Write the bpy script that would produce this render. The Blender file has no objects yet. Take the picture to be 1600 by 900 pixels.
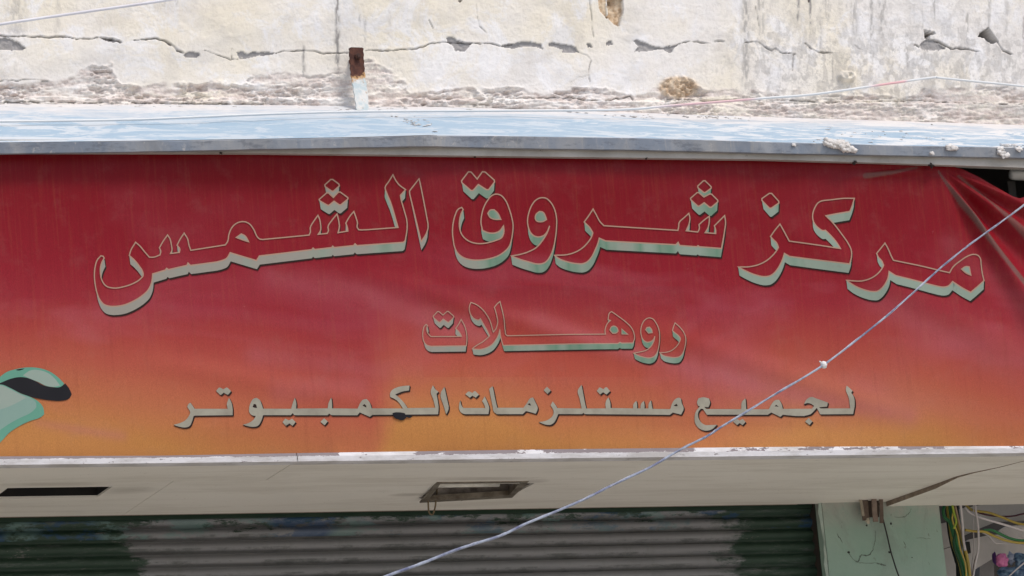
import bpy, math, random
import numpy as np
from mathutils import Vector, Matrix
from mathutils.geometry import delaunay_2d_cdt
random.seed(7)
C = bpy.context.scene
COL = C.collection
# ------------------------------------------------------------------ camera
F = 6686.0                                   # focal length in photo pixels (1600 wide)
Xc = Vector((16300, -80, -F)).normalized()
Zc = Vector((-2600, 29000, -F)); Zc = (Zc - Xc * Zc.dot(Xc)).normalized()
Yc = Zc.cross(Xc)
M3 = Matrix((Xc, Yc, Zc))                    # camera -> world rotation
DIST = F / 400.0
CAMZ = 1.65
fwd = M3 @ Vector((0, 0, -1))
Z0 = CAMZ + DIST * fwd.z                     # height of the banner point the camera looks at
CAMP = Vector((0, 0, Z0)) - fwd * DIST
cam_d = bpy.data.cameras.new("camera"); cam = bpy.data.objects.new("camera", cam_d); COL.objects.link(cam)
cam.matrix_world = Matrix.Translation(CAMP) @ M3.to_4x4()
cam_d.sensor_width = 36; cam_d.lens = F / 1600 * 36; cam_d.clip_end = 2000
C.camera = cam
# ------------------------------------------------------------------ sky, sun, exposure
SUN_EL, SUN_AZ = math.radians(58), math.radians(150)      # azimuth clockwise from +Y
w = bpy.data.worlds.new("World"); C.world = w; w.use_nodes = True
bg = w.node_tree.nodes['Background']
sky = w.node_tree.nodes.new('ShaderNodeTexSky'); sky.sky_type = 'NISHITA'; sky.sun_disc = False
sky.sun_elevation = SUN_EL; sky.sun_rotation = SUN_AZ; sky.dust_density = 3.0; sky.air_density = 1.0
w.node_tree.links.new(sky.outputs[0], bg.inputs[0]); bg.inputs[1].default_value = 0.12
sl = bpy.data.lights.new("sun", 'SUN'); sl.energy = 1.5; sl.angle = math.radians(14); sl.color = (1.0, .95, .88)
sun = bpy.data.objects.new("sun", sl); COL.objects.link(sun)
sd = Vector((math.sin(SUN_AZ) * math.cos(SUN_EL), math.cos(SUN_AZ) * math.cos(SUN_EL), math.sin(SUN_EL)))
sun.rotation_euler = sd.to_track_quat('Z', 'Y').to_euler(); sun.location = sd * 30
C.view_settings.view_transform = 'Standard'; C.view_settings.look = 'None'
C.view_settings.exposure = 0.35; C.view_settings.gamma = 1.0

# ------------------------------------------------------------------ geometry helpers
def ray(px, py):
    return M3 @ Vector(((px - 800) / F, -(py - 450) / F, -1))
def P(px, py, y=0.0):                        # photo pixel -> point of the upright plane at depth y
    d = ray(px, py); return CAMP + d * ((y - CAMP.y) / d.y)
def Pz(px, py, z):
    d = ray(px, py); return CAMP + d * ((z - CAMP.z) / d.z)
def proj(x, y, z):                           # arrays -> photo pixels
    dx, dy, dz = x - CAMP.x, y - CAMP.y, z - CAMP.z
    m = np.array(M3)
    cx = m[0, 0] * dx + m[1, 0] * dy + m[2, 0] * dz
    cy = m[0, 1] * dx + m[1, 1] * dy + m[2, 1] * dz
    cz = m[0, 2] * dx + m[1, 2] * dy + m[2, 2] * dz
    return 800 + F * cx / -cz, 450 - F * cy / -cz
def sm(a, b, x):
    t = np.clip((x - a) / (b - a), 0, 1); return t * t * (3 - 2 * t)
_rng = np.random.RandomState(3); _perm = _rng.permutation(4096); _val = _rng.rand(4096)
def vnoise(x, y, seed=0):
    xi = np.floor(x).astype(int); yi = np.floor(y).astype(int); fx = x - xi; fy = y - yi
    fx = fx * fx * (3 - 2 * fx); fy = fy * fy * (3 - 2 * fy)
    h = lambda a, b: _val[(_perm[(a + 57 * seed) & 4095] + b * 131 + seed * 977) & 4095]
    return ((h(xi, yi) * (1 - fx) + h(xi + 1, yi) * fx) * (1 - fy) + (h(xi, yi + 1) * (1 - fx) + h(xi + 1, yi + 1) * fx) * fy)
def fbm(x, y, oct=4, seed=0, gain=.5):
    s = 0; a = 1; t = 0
    for o in range(oct):
        s = s + a * vnoise(x * 2 ** o, y * 2 ** o, seed + o * 3); t += a; a *= gain
    return s / t
def lin(r, g, b, k=1.0):
    f = lambda c: (c / 255 / 12.92 if c <= 10 else ((c / 255 + .055) / 1.055) ** 2.4) * k
    return (f(r), f(g), f(b), 1)

def link(o, parent=None):
    COL.objects.link(o)
    if parent is not None: o.parent = parent
    return o
def mobj(name, verts, faces, mats, parent=None, smooth=False, midx=None):
    me = bpy.data.meshes.new(name); me.from_pydata([tuple(v) for v in verts], [], [tuple(f) for f in faces])
    for m in (mats if isinstance(mats, (list, tuple)) else [mats]): me.materials.append(m)
    if midx is not None: me.polygons.foreach_set('material_index', midx)
    if smooth: me.polygons.foreach_set('use_smooth', [True] * len(me.polygons))
    me.update()
    return link(bpy.data.objects.new(name, me), parent)
def tag(o, label=None, cat=None, group=None, kind=None):
    for k, v in (('label', label), ('category', cat), ('group', group), ('kind', kind)):
        if v: o[k] = v
    return o
def thing(name, label, cat, group=None, loc=None):
    o = bpy.data.objects.new(name, None); o.empty_display_size = .1; COL.objects.link(o)
    if loc is not None: o.location = loc
    return tag(o, label, cat, group)
class MB:
    def __init__(s): s.v = []; s.f = []
    def add(s, vs, fs):
        n = len(s.v); s.v += [Vector(v) for v in vs]; s.f += [[i + n for i in f] for f in fs]; return s
    def box(s, a, b):
        (x0, y0, z0), (x1, y1, z1) = a, b
        return s.add([(x0, y0, z0), (x1, y0, z0), (x1, y1, z0), (x0, y1, z0), (x0, y0, z1), (x1, y0, z1), (x1, y1, z1), (x0, y1, z1)],
                     [(0, 3, 2, 1), (4, 5, 6, 7), (0, 1, 5, 4), (1, 2, 6, 5), (2, 3, 7, 6), (3, 0, 4, 7)])
    def prism(s, pts, off):                  # polygon extruded by off
        n = len(pts); off = Vector(off); pts = [Vector(p) for p in pts]
        return s.add(pts + [p + off for p in pts], [list(range(n))[::-1], list(range(n, 2 * n))] + [[i, (i + 1) % n, n + (i + 1) % n, n + i] for i in range(n)])
    def tube(s, pts, r, seg=8, cap=True):
        pts = [Vector(p) for p in pts]; rings = []; up = Vector((.13, .9, .31))
        for i, p in enumerate(pts):
            t = (pts[min(i + 1, len(pts) - 1)] - pts[max(i - 1, 0)]).normalized()
            a = t.cross(up).normalized(); b = t.cross(a)
            rr = r(i / (len(pts) - 1)) if callable(r) else r
            rings.append([p + (a * math.cos(k * 2 * math.pi / seg) + b * math.sin(k * 2 * math.pi / seg)) * rr for k in range(seg)])
        vs = [q for R in rings for q in R]; fs = []
        for i in range(len(pts) - 1):
            for k in range(seg):
                fs.append((i * seg + k, i * seg + (k + 1) % seg, (i + 1) * seg + (k + 1) % seg, (i + 1) * seg + k))
        if cap: fs += [list(range(seg))[::-1], list(range((len(pts) - 1) * seg, len(pts) * seg))]
        return s.add(vs, fs)
    def lump(s, c, r, seed=0, n=10, rough=.35):
        rnd = np.random.RandomState(seed); ph = rnd.rand(6) * 6
        vs = []; fs = []
        for i in range(n + 1):
            th = math.pi * i / n
            for k in range(2 * n):
                a = math.pi * k / n
                d = Vector((math.sin(th) * math.cos(a), math.sin(th) * math.sin(a), math.cos(th)))
                q = 1 + rough * (math.sin(3 * d.x + ph[0]) * math.sin(4 * d.y + ph[1]) + .6 * math.sin(7 * d.z + ph[2]) * math.sin(6 * d.x + ph[3])) * (1 if 0 < i < n else .7)
                vs.append((c[0] + d.x * r[0] * q, c[1] + d.y * r[1] * q, c[2] + d.z * r[2] * q))
        for i in range(n):
            for k in range(2 * n): fs.append((i * 2 * n + k, (i + 1) * 2 * n + k, (i + 1) * 2 * n + (k + 1) % (2 * n), i * 2 * n + (k + 1) % (2 * n)))
        return s.add(vs, fs)
    def build(s, name, m, parent=None, smooth=False):
        return mobj(name, s.v, s.f, m, parent, smooth)
def spline(pts, n=8):
    pts = [Vector(p) for p in pts]; out = []
    for i in range(len(pts) - 1):
        p0 = pts[max(i - 1, 0)]; p1 = pts[i]; p2 = pts[i + 1]; p3 = pts[min(i + 2, len(pts) - 1)]
        for k in range(n):
            t = k / n
            out.append(.5 * ((2 * p1) + (p2 - p0) * t + (2 * p0 - 5 * p1 + 4 * p2 - p3) * t * t + (3 * p1 - p0 - 3 * p2 + p3) * t ** 3))
    return out + [pts[-1]]
def interp(tab, x):
    return np.interp(x, [t[0] for t in tab], [t[1] for t in tab])

# ------------------------------------------------------------------ material helpers
class Mat:
    def __init__(s, name, rough=.8, spec=.3, metal=0):
        s.m = bpy.data.materials.new(name); s.m.use_nodes = True; s.t = s.m.node_tree
        s.b = s.t.nodes['Principled BSDF']; s.b.inputs['Roughness'].default_value = rough
        s.b.inputs['Specular IOR Level'].default_value = spec; s.b.inputs['Metallic'].default_value = metal
        s.obj = s.n('ShaderNodeTexCoord').outputs['Object']
    def n(s, t, **k):
        o = s.t.nodes.new(t)
        for a, b in k.items(): setattr(o, a, b)
        return o
    def l(s, a, b): s.t.links.new(a, b)
    def set(s, sock, v):
        if hasattr(v, 'is_output'): s.l(v, sock)
        else: sock.default_value = v
    def map(s, scale=(1, 1, 1), loc=(0, 0, 0), vec=None):
        o = s.n('ShaderNodeMapping'); s.l(vec or s.obj, o.inputs[0]); o.inputs['Scale'].default_value = scale; o.inputs['Location'].default_value = loc
        return o.outputs[0]
    def noise(s, scale, detail=4, rough=.55, vec=None, dist=0):
        o = s.n('ShaderNodeTexNoise'); s.l(vec or s.obj, o.inputs['Vector']); o.inputs['Scale'].default_value = scale
        o.inputs['Detail'].default_value = detail; o.inputs['Roughness'].default_value = rough; o.inputs['Distortion'].default_value = dist
        return o.outputs[0]
    def voro(s, scale, vec=None, feature='F1'):
        o = s.n('ShaderNodeTexVoronoi', feature=feature); s.l(vec or s.obj, o.inputs['Vector']); o.inputs['Scale'].default_value = scale
        return o.outputs['Distance']
    def ramp(s, fac, stops, interp='LINEAR'):
        o = s.n('ShaderNodeValToRGB'); s.set(o.inputs[0], fac); cr = o.color_ramp; cr.interpolation = interp
        while len(cr.elements) < len(stops): cr.elements.new(.5)
        for e, (p, c) in zip(cr.elements, stops):
            e.position = p; e.color = c if isinstance(c, tuple) else (c, c, c, 1)
        return o.outputs[0]
    def mix(s, fac, a, b, blend='MIX'):
        o = s.n('ShaderNodeMix', data_type='RGBA', blend_type=blend)
        s.set(o.inputs[0], fac); s.set(o.inputs[6], a); s.set(o.inputs[7], b); return o.outputs[2]
    def math(s, op, a, b=0.0, clamp=False):
        o = s.n('ShaderNodeMath', operation=op, use_clamp=clamp); s.set(o.inputs[0], a); s.set(o.inputs[1], b); return o.outputs[0]
    def attr(s, name):
        o = s.n('ShaderNodeAttribute'); o.attribute_name = name; return o.outputs['Fac']
    def xyz(s):
        o = s.n('ShaderNodeSeparateXYZ'); s.l(s.obj, o.inputs[0]); return o.outputs
    def col(s, v): s.set(s.b.inputs['Base Color'], v); return s
    def rough(s, v): s.set(s.b.inputs['Roughness'], v); return s
    def bump(s, h, strength=.3, dist=.01):
        o = s.n('ShaderNodeBump'); s.l(h, o.inputs['Height']); o.inputs['Strength'].default_value = strength; o.inputs['Distance'].default_value = dist
        s.l(o.outputs[0], s.b.inputs['Normal']); return s
def worn(name, c, c2=None, scale=6, rough=.75, spec=.3, bump=.15, metal=0, bs=60):
    m = Mat(name, rough, spec, metal)
    c2 = c2 or tuple(x * .6 for x in c[:3]) + (1,)
    f = m.ramp(m.noise(scale, 6, .65), [(.38, 0.0), (.68, 1.0)])
    m.col(m.mix(f, c, c2)); m.bump(m.noise(bs, 4), bump, .004)
    return m.m
def srgbmap(v):
    return v

YW = 0.70            # upper wall plane
# ================================================================== SETTING
gm = Mat('street_ground', .9, .2)
gm.col(gm.mix(gm.ramp(gm.noise(.6, 6, .6), [(.35, 0.), (.7, 1.)]), (.46, .42, .36, 1), (.56, .51, .44, 1))); gm.bump(gm.noise(30, 4), .3, .01)
tag(mobj('ground', [(-300, -300, 0), (300, -300, 0), (300, 300, 0), (-300, 300, 0)], [(0, 1, 2, 3)], gm.m), kind='structure')

XL, XR = P(-260, 400).x, P(1860, 400).x
ZS = P(800, 717, -.03).z                       # soffit level
YS = Pz(800, 795, ZS).y                        # shop front plane (back edge of the soffit)

# ------------------------------------------------------------------ plaster wall
def poly_mask(px, py, poly):
    inside = np.zeros(px.shape, bool); n = len(poly)
    for i in range(n):
        x0, y0 = poly[i]; x1, y1 = poly[(i + 1) % n]
        c = ((y0 > py) != (y1 > py))
        with np.errstate(divide='ignore', invalid='ignore'):
            xi = (x1 - x0) * (py - y0) / (y1 - y0 + 1e-12) + x0
        inside ^= c & (px < xi)
    return inside
def line_dist(px, py, pl):
    d = np.full(px.shape, 1e9)
    for (x0, y0), (x1, y1) in zip(pl, pl[1:]):
        dx, dy = x1 - x0, y1 - y0; L = dx * dx + dy * dy + 1e-9
        t = np.clip(((px - x0) * dx + (py - y0) * dy) / L, 0, 1)
        d = np.minimum(d, np.hypot(px - x0 - t * dx, py - y0 - t * dy))
    return d
CRACKS_AND_SHADOW = [  # (width px, points)
    (1.1, [(-30, 57), (0, 57), (61, 57.5), (105, 58), (120, 61), (144, 60), (158, 59), (180, 62), (189, 66)]),
    (1.6, [(158, 60), (180, 63), (188, 66)]),
    (1.7, [(210, 63), (226, 62), (244, 60.5), (258, 64), (272, 73), (278, 80), (286, 83)]),
    (.7, [(319, 78), (342, 87), (361, 92), (384, 91)]), (.7, [(362, 76), (361, 92)]),
    (.9, [(430, 82), (470, 79), (490, 80), (510, 84), (545, 82)]),
    (1.0, [(572, 79), (600, 79), (636, 78), (661, 73), (675, 67.5), (694, 66), (744, 67), (769, 68), (783, 73), (800, 68)]),
    (.6, [(905, 82), (918, 87), (924, 95), (919, 115), (922, 128)]), (.5, [(919, 118), (905, 121), (892, 128)]),
    (.6, [(922, 0), (925, 40), (927, 58)]), (.6, [(670, 30), (677, 45)]), (.5, [(745, 8), (748, 40), (760, 52)]),
    (.9, [(1066, 66), (1090, 66), (1110, 68)]), (1.4, [(1118, 66), (1131, 63.5)]),
    (.9, [(1165, 66), (1185, 66), (1195, 74), (1205, 78), (1212, 76), (1222, 83), (1242, 85)]),
    (1., [(1258, 68), (1268, 78), (1280, 82), (1300, 84)]), (.7, [(1335, 71), (1345, 78)]),
    (1.1, [(1428, 70), (1436, 74)]), (1.8, [(1462, 64), (1475, 70), (1485, 75)]), (1.2, [(1485, 76), (1500, 76), (1515, 77), (1530, 81)]),
    (1.1, [(1558, 66), (1566, 78), (1580, 85)]),
    (1.0, [(1235, 158), (1275, 160), (1330, 160), (1395, 159), (1440, 158), (1490, 163), (1540, 162), (1560, 166), (1620, 163)]),
    (.9, [(800, 154), (850, 152), (895, 152), (925, 158)]), (1.4, [(925, 158), (940, 160), (955, 156), (985, 150), (990, 158)]),
    (1.0, [(1035, 155), (1060, 154), (1100, 159), (1150, 155)]),
    (1.5, [(-40, 162), (60, 163), (80, 162)]), (1.5, [(88, 163), (115, 163)]), (1.4, [(128, 163.5), (190, 164)]), (1.5, [(205, 163), (245, 164), (300, 165), (345, 165.5), (410, 165)]),  # shadow gap above the hood, carved and painted dark like cracks
    (.6, [(0, 128), (40, 124), (75, 128)]), (.5, [(1180, 10), (1186, 40)]), (.6, [(1240, 86), (1238, 110)])]
FLAKES = [(.012, p) for p in [
    [(-20, 62), (10, 60), (28, 66), (40, 76), (36, 80), (15, 78), (-20, 80)],
    [(158, 60), (175, 61), (188, 66), (178, 67), (165, 64)],
    [(286, 86), (296, 81), (308, 80), (313, 86), (306, 90), (290, 89)],
    [(370, 81), (380, 81), (386, 84), (395, 82), (415, 80), (430, 83), (418, 86), (400, 87), (385, 90), (374, 90)],
    [(698, 59), (707, 57), (713, 62), (722, 65), (738, 65), (733, 72), (728, 81), (712, 80), (709, 72), (700, 66)],
    [(783, 72), (792, 68), (820, 65), (845, 67), (848, 76), (835, 71), (815, 75), (800, 76)],
    [(858, 68), (870, 67), (885, 69), (900, 74), (905, 82), (890, 83), (878, 81), (880, 77), (868, 74), (859, 74)],
    [(917, 67), (923, 69), (927, 75), (919, 73)],
    [(988, 61), (996, 61), (1005, 66), (1020, 73), (1035, 74), (1050, 71), (1068, 66), (1057, 71), (1050, 80), (1046, 82), (1037, 78), (1018, 80), (992, 80), (998, 73)],
    [(947, 66), (955, 63), (958, 70), (948, 70)],
    [(1437, 70), (1447, 62), (1460, 63), (1478, 76), (1455, 79), (1440, 78)],
]] + [(.03, [(950, -6), (975, -6), (974, 20), (967, 41), (960, 38), (952, 30), (949, 12)]),
      (.012, [(934, -6), (948, -6), (947, 26), (938, 18)]),
      (.09, [(1443, 46), (1460, 51), (1462, 54), (1453, 56), (1452, 62), (1445, 60)]),
      (.09, [(1543, 42), (1550, 52), (1560, 66), (1548, 68), (1537, 60), (1528, 57), (1530, 51)]),
      (.05, [(946, 25), (950, 23), (953, 27), (948, 29)]), (.05, [(951, 2), (956, 0), (956, 6), (952, 5)]),
      (.04, [(1262, 0), (1266, 0), (1265, 3), (1263, 3)]), (.05, [(717, 0), (722, 0), (721, 4), (718, 4)])]
STREAKS = [(527, -20, 122, 4, .85), (475, 72, 122, 3, .7), (563, 22, 45, 2, .5), (571, 25, 72, 3, .35), (610, 10, 45, 3, .25), (1165, -10, 130, 7, .6), (1186, -10, 60, 3, .5),
           (1247, -10, 38, 2.5, .8), (1266, -10, 45, 2.5, .8), (1282, 30, 85, 3, .4), (1335, -10, 60, 6, .5), (1362, -10, 62, 4, .6), (1378, -10, 65, 8, .55), (1238, 82, 112, 2, .55),
           (1218, 100, 150, 4, .4), (1268, 95, 125, 3, .4), (1497, 40, 70, 2, .3), (1572, 0, 60, 5, .35), (25, -10, 60, 16, .35), (90, -10, 60, 5, .25), (258, -10, 18, 3, .35), (276, -10, 14, 4, .4)]
CRUMBLE = [(-200, 120), (0, 128), (60, 128), (105, 122), (130, 110), (150, 98), (175, 105), (190, 130), (230, 132), (300, 130), (380, 130), (400, 120), (470, 116), (545, 112), (575, 96), (600, 110), (625, 122), (640, 140),
           (720, 142), (780, 136), (820, 138), (850, 145), (880, 142), (920, 138), (985, 142), (1010, 145), (1040, 132), (1055, 132), (1070, 130), (1090, 134), (1100, 142), (1160, 145), (1240, 150), (1400, 148), (1440, 142), (1520, 138), (1600, 138), (1800, 138)]
def build_wall(parent):
    x0, x1 = P(-120, 100, YW).x, P(1720, 100, YW).x
    zb = P(1600, 215, YW).z; zt = P(0, -110, YW).z
    st = .0036
    xs = np.arange(x0, x1, st); zs = np.arange(zb, zt, st)
    X, Z = np.meshgrid(xs, zs)
    px, py = proj(X, YW + 0 * X, Z)
    wob = (fbm(px / 9, py / 9, 3, 5) - .5)
    out = .010 * (fbm(px / 170, py / 170, 3, 1) - .5) + .0035 * (fbm(px / 22, py / 22, 3, 2) - .5) + .0014 * (fbm(px / 5, py / 5, 2, 9) - .5)
    # thick paint scabs
    scab = sm(.60, .66, fbm(px / 26, py / 15, 4, 31)); out += .0009 * scab
    # crumbling render along the base
    ce = interp(CRUMBLE, px) + 26 * (fbm(px / 22, py / 14, 4, 12) - .5)
    cr = sm(-5, 6, py - ce)
    strata = fbm(px / 70 + .8 * fbm(px / 40, py / 30, 2, 13), py / 6.5 + 1.6 * fbm(px / 55, py / 25, 3, 11), 5, 14, .6) - .5; crumb = fbm(px / 7, py / 5, 3, 17) - .5
    edge = np.exp(-((py - ce) / 3.0) ** 2)
    crumb2 = fbm(px / 11, py / 5, 5, 18, .62) - .5; amp = .45 + 1.3 * sm(.35, .65, fbm(px / 60, py / 40, 3, 19))
    amp = amp * (1 - .45 * sm(1120, 1220, px))
    out += cr * amp * (.024 * strata + .030 * crumb2 - .004) + edge * .004 * amp
    led = interp([(-200, 150), (0, 152), (200, 154), (400, 154), (800, 157), (1200, 164), (1400, 160), (1600, 163), (1800, 166)], px) + 7 * (fbm(px / 16, px * 0, 3, 21) - .5)
    ld = sm(-2, 2.5, py - led); out += ld * (.026 + .016 * (fbm(px / 12, py / 3, 3, 23) - .5))
    # pebbly tan patch
    peb = np.exp(-(((px - 1060) / 34) ** 2 + ((py - 136) / 19) ** 2)); out += sm(.35, .6, peb) * .022 * (vnoise(px / 4, py / 4, 33) - .3)
    lump = np.exp(-(((px - 1322) / 15) ** 2 + ((py - 120) / 9) ** 2)); out += .022 * sm(.3, .7, lump) * (.6 + .7 * vnoise(px / 5, py / 5, 35))
    mort_shade = cr * sm(.36, .74, .75 * fbm(px / 34, py / 7, 5, 15, .65) + .35 * fbm(px / 4, py / 3, 3, 16) - .55 * strata)  # exposed mortar, with shading of the hollows mixed into the mask
    tan = sm(.3, .6, peb)
    crack_and_shadow = np.zeros(X.shape)
    pxw, pyw = px + 3.2 * wob, py + 5.0 * wob
    for wd, pl in CRACKS_AND_SHADOW:
        a, b = min(p[0] for p in pl) - 8, max(p[0] for p in pl) + 8; c, d = min(p[1] for p in pl) - 8, max(p[1] for p in pl) + 8
        k = (px > a) & (px < b) & (py > c) & (py < d)
        dist = line_dist(pxw[k], pyw[k], pl); ww = wd * .62 * (.15 + 1.3 * vnoise(px[k] / 12, py[k] / 12, 41))
        q = np.exp(-(dist / (ww + .26)) ** 2) * (.35 + .65 * sm(.25, .5, vnoise(px[k] / 9, py[k] / 9, 42))); crack_and_shadow[k] = np.maximum(crack_and_shadow[k], q * min(1, .35 + wd * .4)); out[k] -= .012 * q * min(1.2, wd)
        up = np.exp(-((dist - 2.2) / 1.6) ** 2) * (pyw[k] < np.interp(px[k], [p[0] for p in pl] if pl[0][0] < pl[-1][0] else [p[0] for p in pl[::-1]], [p[1] for p in pl] if pl[0][0] < pl[-1][0] else [p[1] for p in pl[::-1]]))
        out[k] += .0012 * up * min(1, wd)
    flake = np.zeros(X.shape)
    for dep, pl in FLAKES:
        k = poly_mask(pxw, pyw, pl); flake[k] = np.maximum(flake[k], 1.0 if dep < .02 else 2.0); out[k] -= dep - .008 * (fbm(px[k] / 5, py[k] / 4, 3, 44))
    brown = ((poly_mask(px, py, [(930, -6), (978, -6), (976, 22), (968, 44), (955, 38), (938, 28)])) & (flake > 0)).astype(float)
    flake = np.minimum(flake, 1)
    flake *= (1 - brown)
    st_ = np.zeros(X.shape)
    for sx, y0, y1, wd, am in STREAKS:
        cx = sx + 3 * (fbm(py / 18, px * 0 + sx, 2, 51) - .5)
        q = np.exp(-((px - cx) / wd) ** 2) * sm(y0 - 4, y0 + 4, py) * (1 - sm(y1 - 12, y1 + 6, py)) * am
        st_ = np.maximum(st_, q * (.35 + .9 * sm(.35, .6, fbm(px / 3, py / 9, 3, 53))))
    reg = interp([(0, .30), (60, .1), (300, .05), (1050, .08), (1120, .35), (1170, .75), (1240, .75), (1420, .8), (1600, .75)], px) * (.55 + .45 * sm(10, 90, py))
    mould = sm(.60, .72, fbm(px / 8, py / 11, 4, 61) + .16 * reg) * reg
    mould = np.maximum(mould * .8, .34 * reg * sm(.40, .75, .6 * fbm(px / 9, py / 45, 4, 63) + .4 * fbm(px / 60, py / 60, 3, 64)))
    mould = mould * (.45 + .8 * fbm(px / 2.5, py / 6, 3, 65))
    fine = np.zeros(X.shape)
    for sx in list(np.linspace(1195, 1420, 15)) + list(np.linspace(1440, 1620, 12)):
        r_ = np.random.RandomState(int(sx)); y0, y1 = sorted(r_.uniform(-30, 150, 2)); cx = sx + r_.uniform(-8, 8) + 3 * (fbm(py / 16, px * 0 + sx, 2, 57) - .5)
        fine = np.maximum(fine, r_.uniform(.2, .6) * np.exp(-((px - cx) / r_.uniform(1.2, 3.5)) ** 2) * sm(y0 - 5, y0 + 5, py) * (1 - sm(y1 - 20, y1, py)) * sm(.35, .62, fbm(px / 2.5, py / 8, 3, 58)))
    speck = sm(.70, .76, fbm(px / 3.2, py / 3.6, 3, 66) + .10 * reg) * (.25 + .75 * reg)
    gen = .16 * sm(.48, .7, fbm(px / 45, py / 30, 5, 67, .62))
    stain = np.clip(np.maximum.reduce([st_, mould * .8, fine * 1.2, speck * .35, gen]), 0, 1)
    # grid mesh
    ny, nx = X.shape
    Y = YW - out
    co = np.stack([X, Y, Z], -1).reshape(-1, 3)
    idx = np.arange(nx * ny).reshape(ny, nx)
    fc = np.stack([idx[:-1, :-1], idx[:-1, 1:], idx[1:, 1:], idx[1:, :-1]], -1).reshape(-1, 4)
    me = bpy.data.meshes.new('plaster_face')
    me.vertices.add(nx * ny); me.vertices.foreach_set('co', co.ravel())
    me.loops.add(fc.size); me.loops.foreach_set('vertex_index', fc.ravel())
    me.polygons.add(len(fc)); me.polygons.foreach_set('loop_start', np.arange(0, fc.size, 4)); me.polygons.foreach_set('loop_total', np.full(len(fc), 4))
    me.update(calc_edges=True)
    me.polygons.foreach_set('use_smooth', np.ones(len(fc), bool))
    for nm, a in (('mortar_shade', mort_shade), ('crack_and_shadow', crack_and_shadow), ('flake', flake), ('stain', stain), ('tan', np.maximum(tan * .9, brown))):
        at = me.attributes.new(nm, 'FLOAT', 'POINT'); at.data.foreach_set('value', a.astype(np.float32).ravel())
    m = Mat('weathered_plaster', .92, .15)
    base = m.mix(m.ramp(m.noise(1.7, 4, .6), [(.38, 0.), (.62, 1.)]), (.82, .785, .75, 1), (.82, .755, .635, 1))
    base = m.mix(m.ramp(m.noise(5, 6, .7, dist=.6), [(.50, 0.), (.60, .7)]), base, (.86, .85, .86, 1))
    base = m.mix(m.ramp(m.noise(22, 5, .7), [(.55, 0.), (.72, .45)]), base, (.66, .60, .54, 1))
    base = m.mix(m.attr('stain'), base, m.mix(m.noise(40, 4), (.19, .18, .17, 1), (.42, .40, .38, 1)))
    mc = m.mix(m.ramp(m.noise(26, 6, .7), [(.35, 0.), (.65, 1.)]), (.50, .42, .38, 1), (.80, .73, .69, 1))
    base = m.mix(m.attr('mortar_shade'), base, mc)
    base = m.mix(m.attr('flake'), base, m.mix(m.noise(60, 4), (.28, .27, .27, 1), (.44, .42, .41, 1)))
    base = m.mix(m.attr('tan'), base, m.mix(m.ramp(m.noise(45, 5), [(.4, 0.), (.6, 1.)]), (.48, .34, .22, 1), (.72, .58, .42, 1)))
    base = m.mix(m.math('MULTIPLY', m.attr('crack_and_shadow'), .85), base, (.12, .10, .09, 1))
    m.col(base)
    m.bump(m.noise(70, 6, .65), .5, .006); me.materials.append(m.m)
    link(bpy.data.objects.new('plaster_face', me), parent)
    # the wall behind and above it
    pm = Mat('plain_plaster', .92, .15); pm.col(pm.mix(pm.ramp(pm.noise(2, 5), [(.4, 0.), (.6, 1.)]), (.8, .76, .72, 1), (.78, .72, .6, 1))); pm.bump(pm.noise(60, 5), .4, .006)
    b = MB(); b.box((XL - 1.5, YW + .11, ZS + .1), (XR + 1.5, YW + .4, zt + 3.2))
    b.box((XL - 1.5, YW, zb), (x0 + .001, YW + .10, zt)); b.box((x1 - .005, YW, zb), (XR + 1.5, YW + .10, zt)); b.box((XL - 1.5, YW - .001, zt - .002), (XR + 1.5, YW + .10, zt + 3.2))
    b.build('upper_wall', pm.m, parent)
bld = thing('shop_building', 'old building with peeling cream plaster and pale green pillar behind the shop sign', 'building', loc=(0, YW, 0))
bld.location = (0, 0, 0)
build_wall(bld)

# pillar, side tiles, floor slab
def pillar_mat():
    m = Mat('green_paint', .7, .3)
    c = m.mix(m.ramp(m.noise(3, 5, .6), [(.35, 0.), (.7, 1.)]), (.25, .37, .30, 1), (.32, .41, .355, 1))
    z = m.xyz()[2]
    up = m.math('MULTIPLY', m.math('SUBTRACT', z, ZS - .12), 9.0, True)
    up = m.math('MULTIPLY', up, m.ramp(m.noise(9, 5, .7), [(.3, .0), (.6, .9)]))
    c = m.mix(up, c, (.40, .38, .34, 1))
    c = m.mix(m.ramp(m.noise(38, 3, .8, vec=m.map((1, 1, .5))), [(.66, 0.), (.70, .7)]), c, (.16, .19, .16, 1))
    c = m.mix(m.ramp(m.noise(6, 7, .75, vec=m.map((1, 1, .5), (4, 4, 1)), dist=.8), [(.50, 0.), (.66, .45)]), c, (.20, .235, .205, 1))
    m.col(c); m.bump(m.noise(40, 5), .3, .004); return m.m
YP = YS - .02
pl0, pl1 = P(1284, 785, YP).x, P(1467, 790, YP).x
pil = MB().box((pl0, YP, 0), (pl1, YP + .5, ZS + .6)).build('pillar', pillar_mat(), bld)
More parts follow.
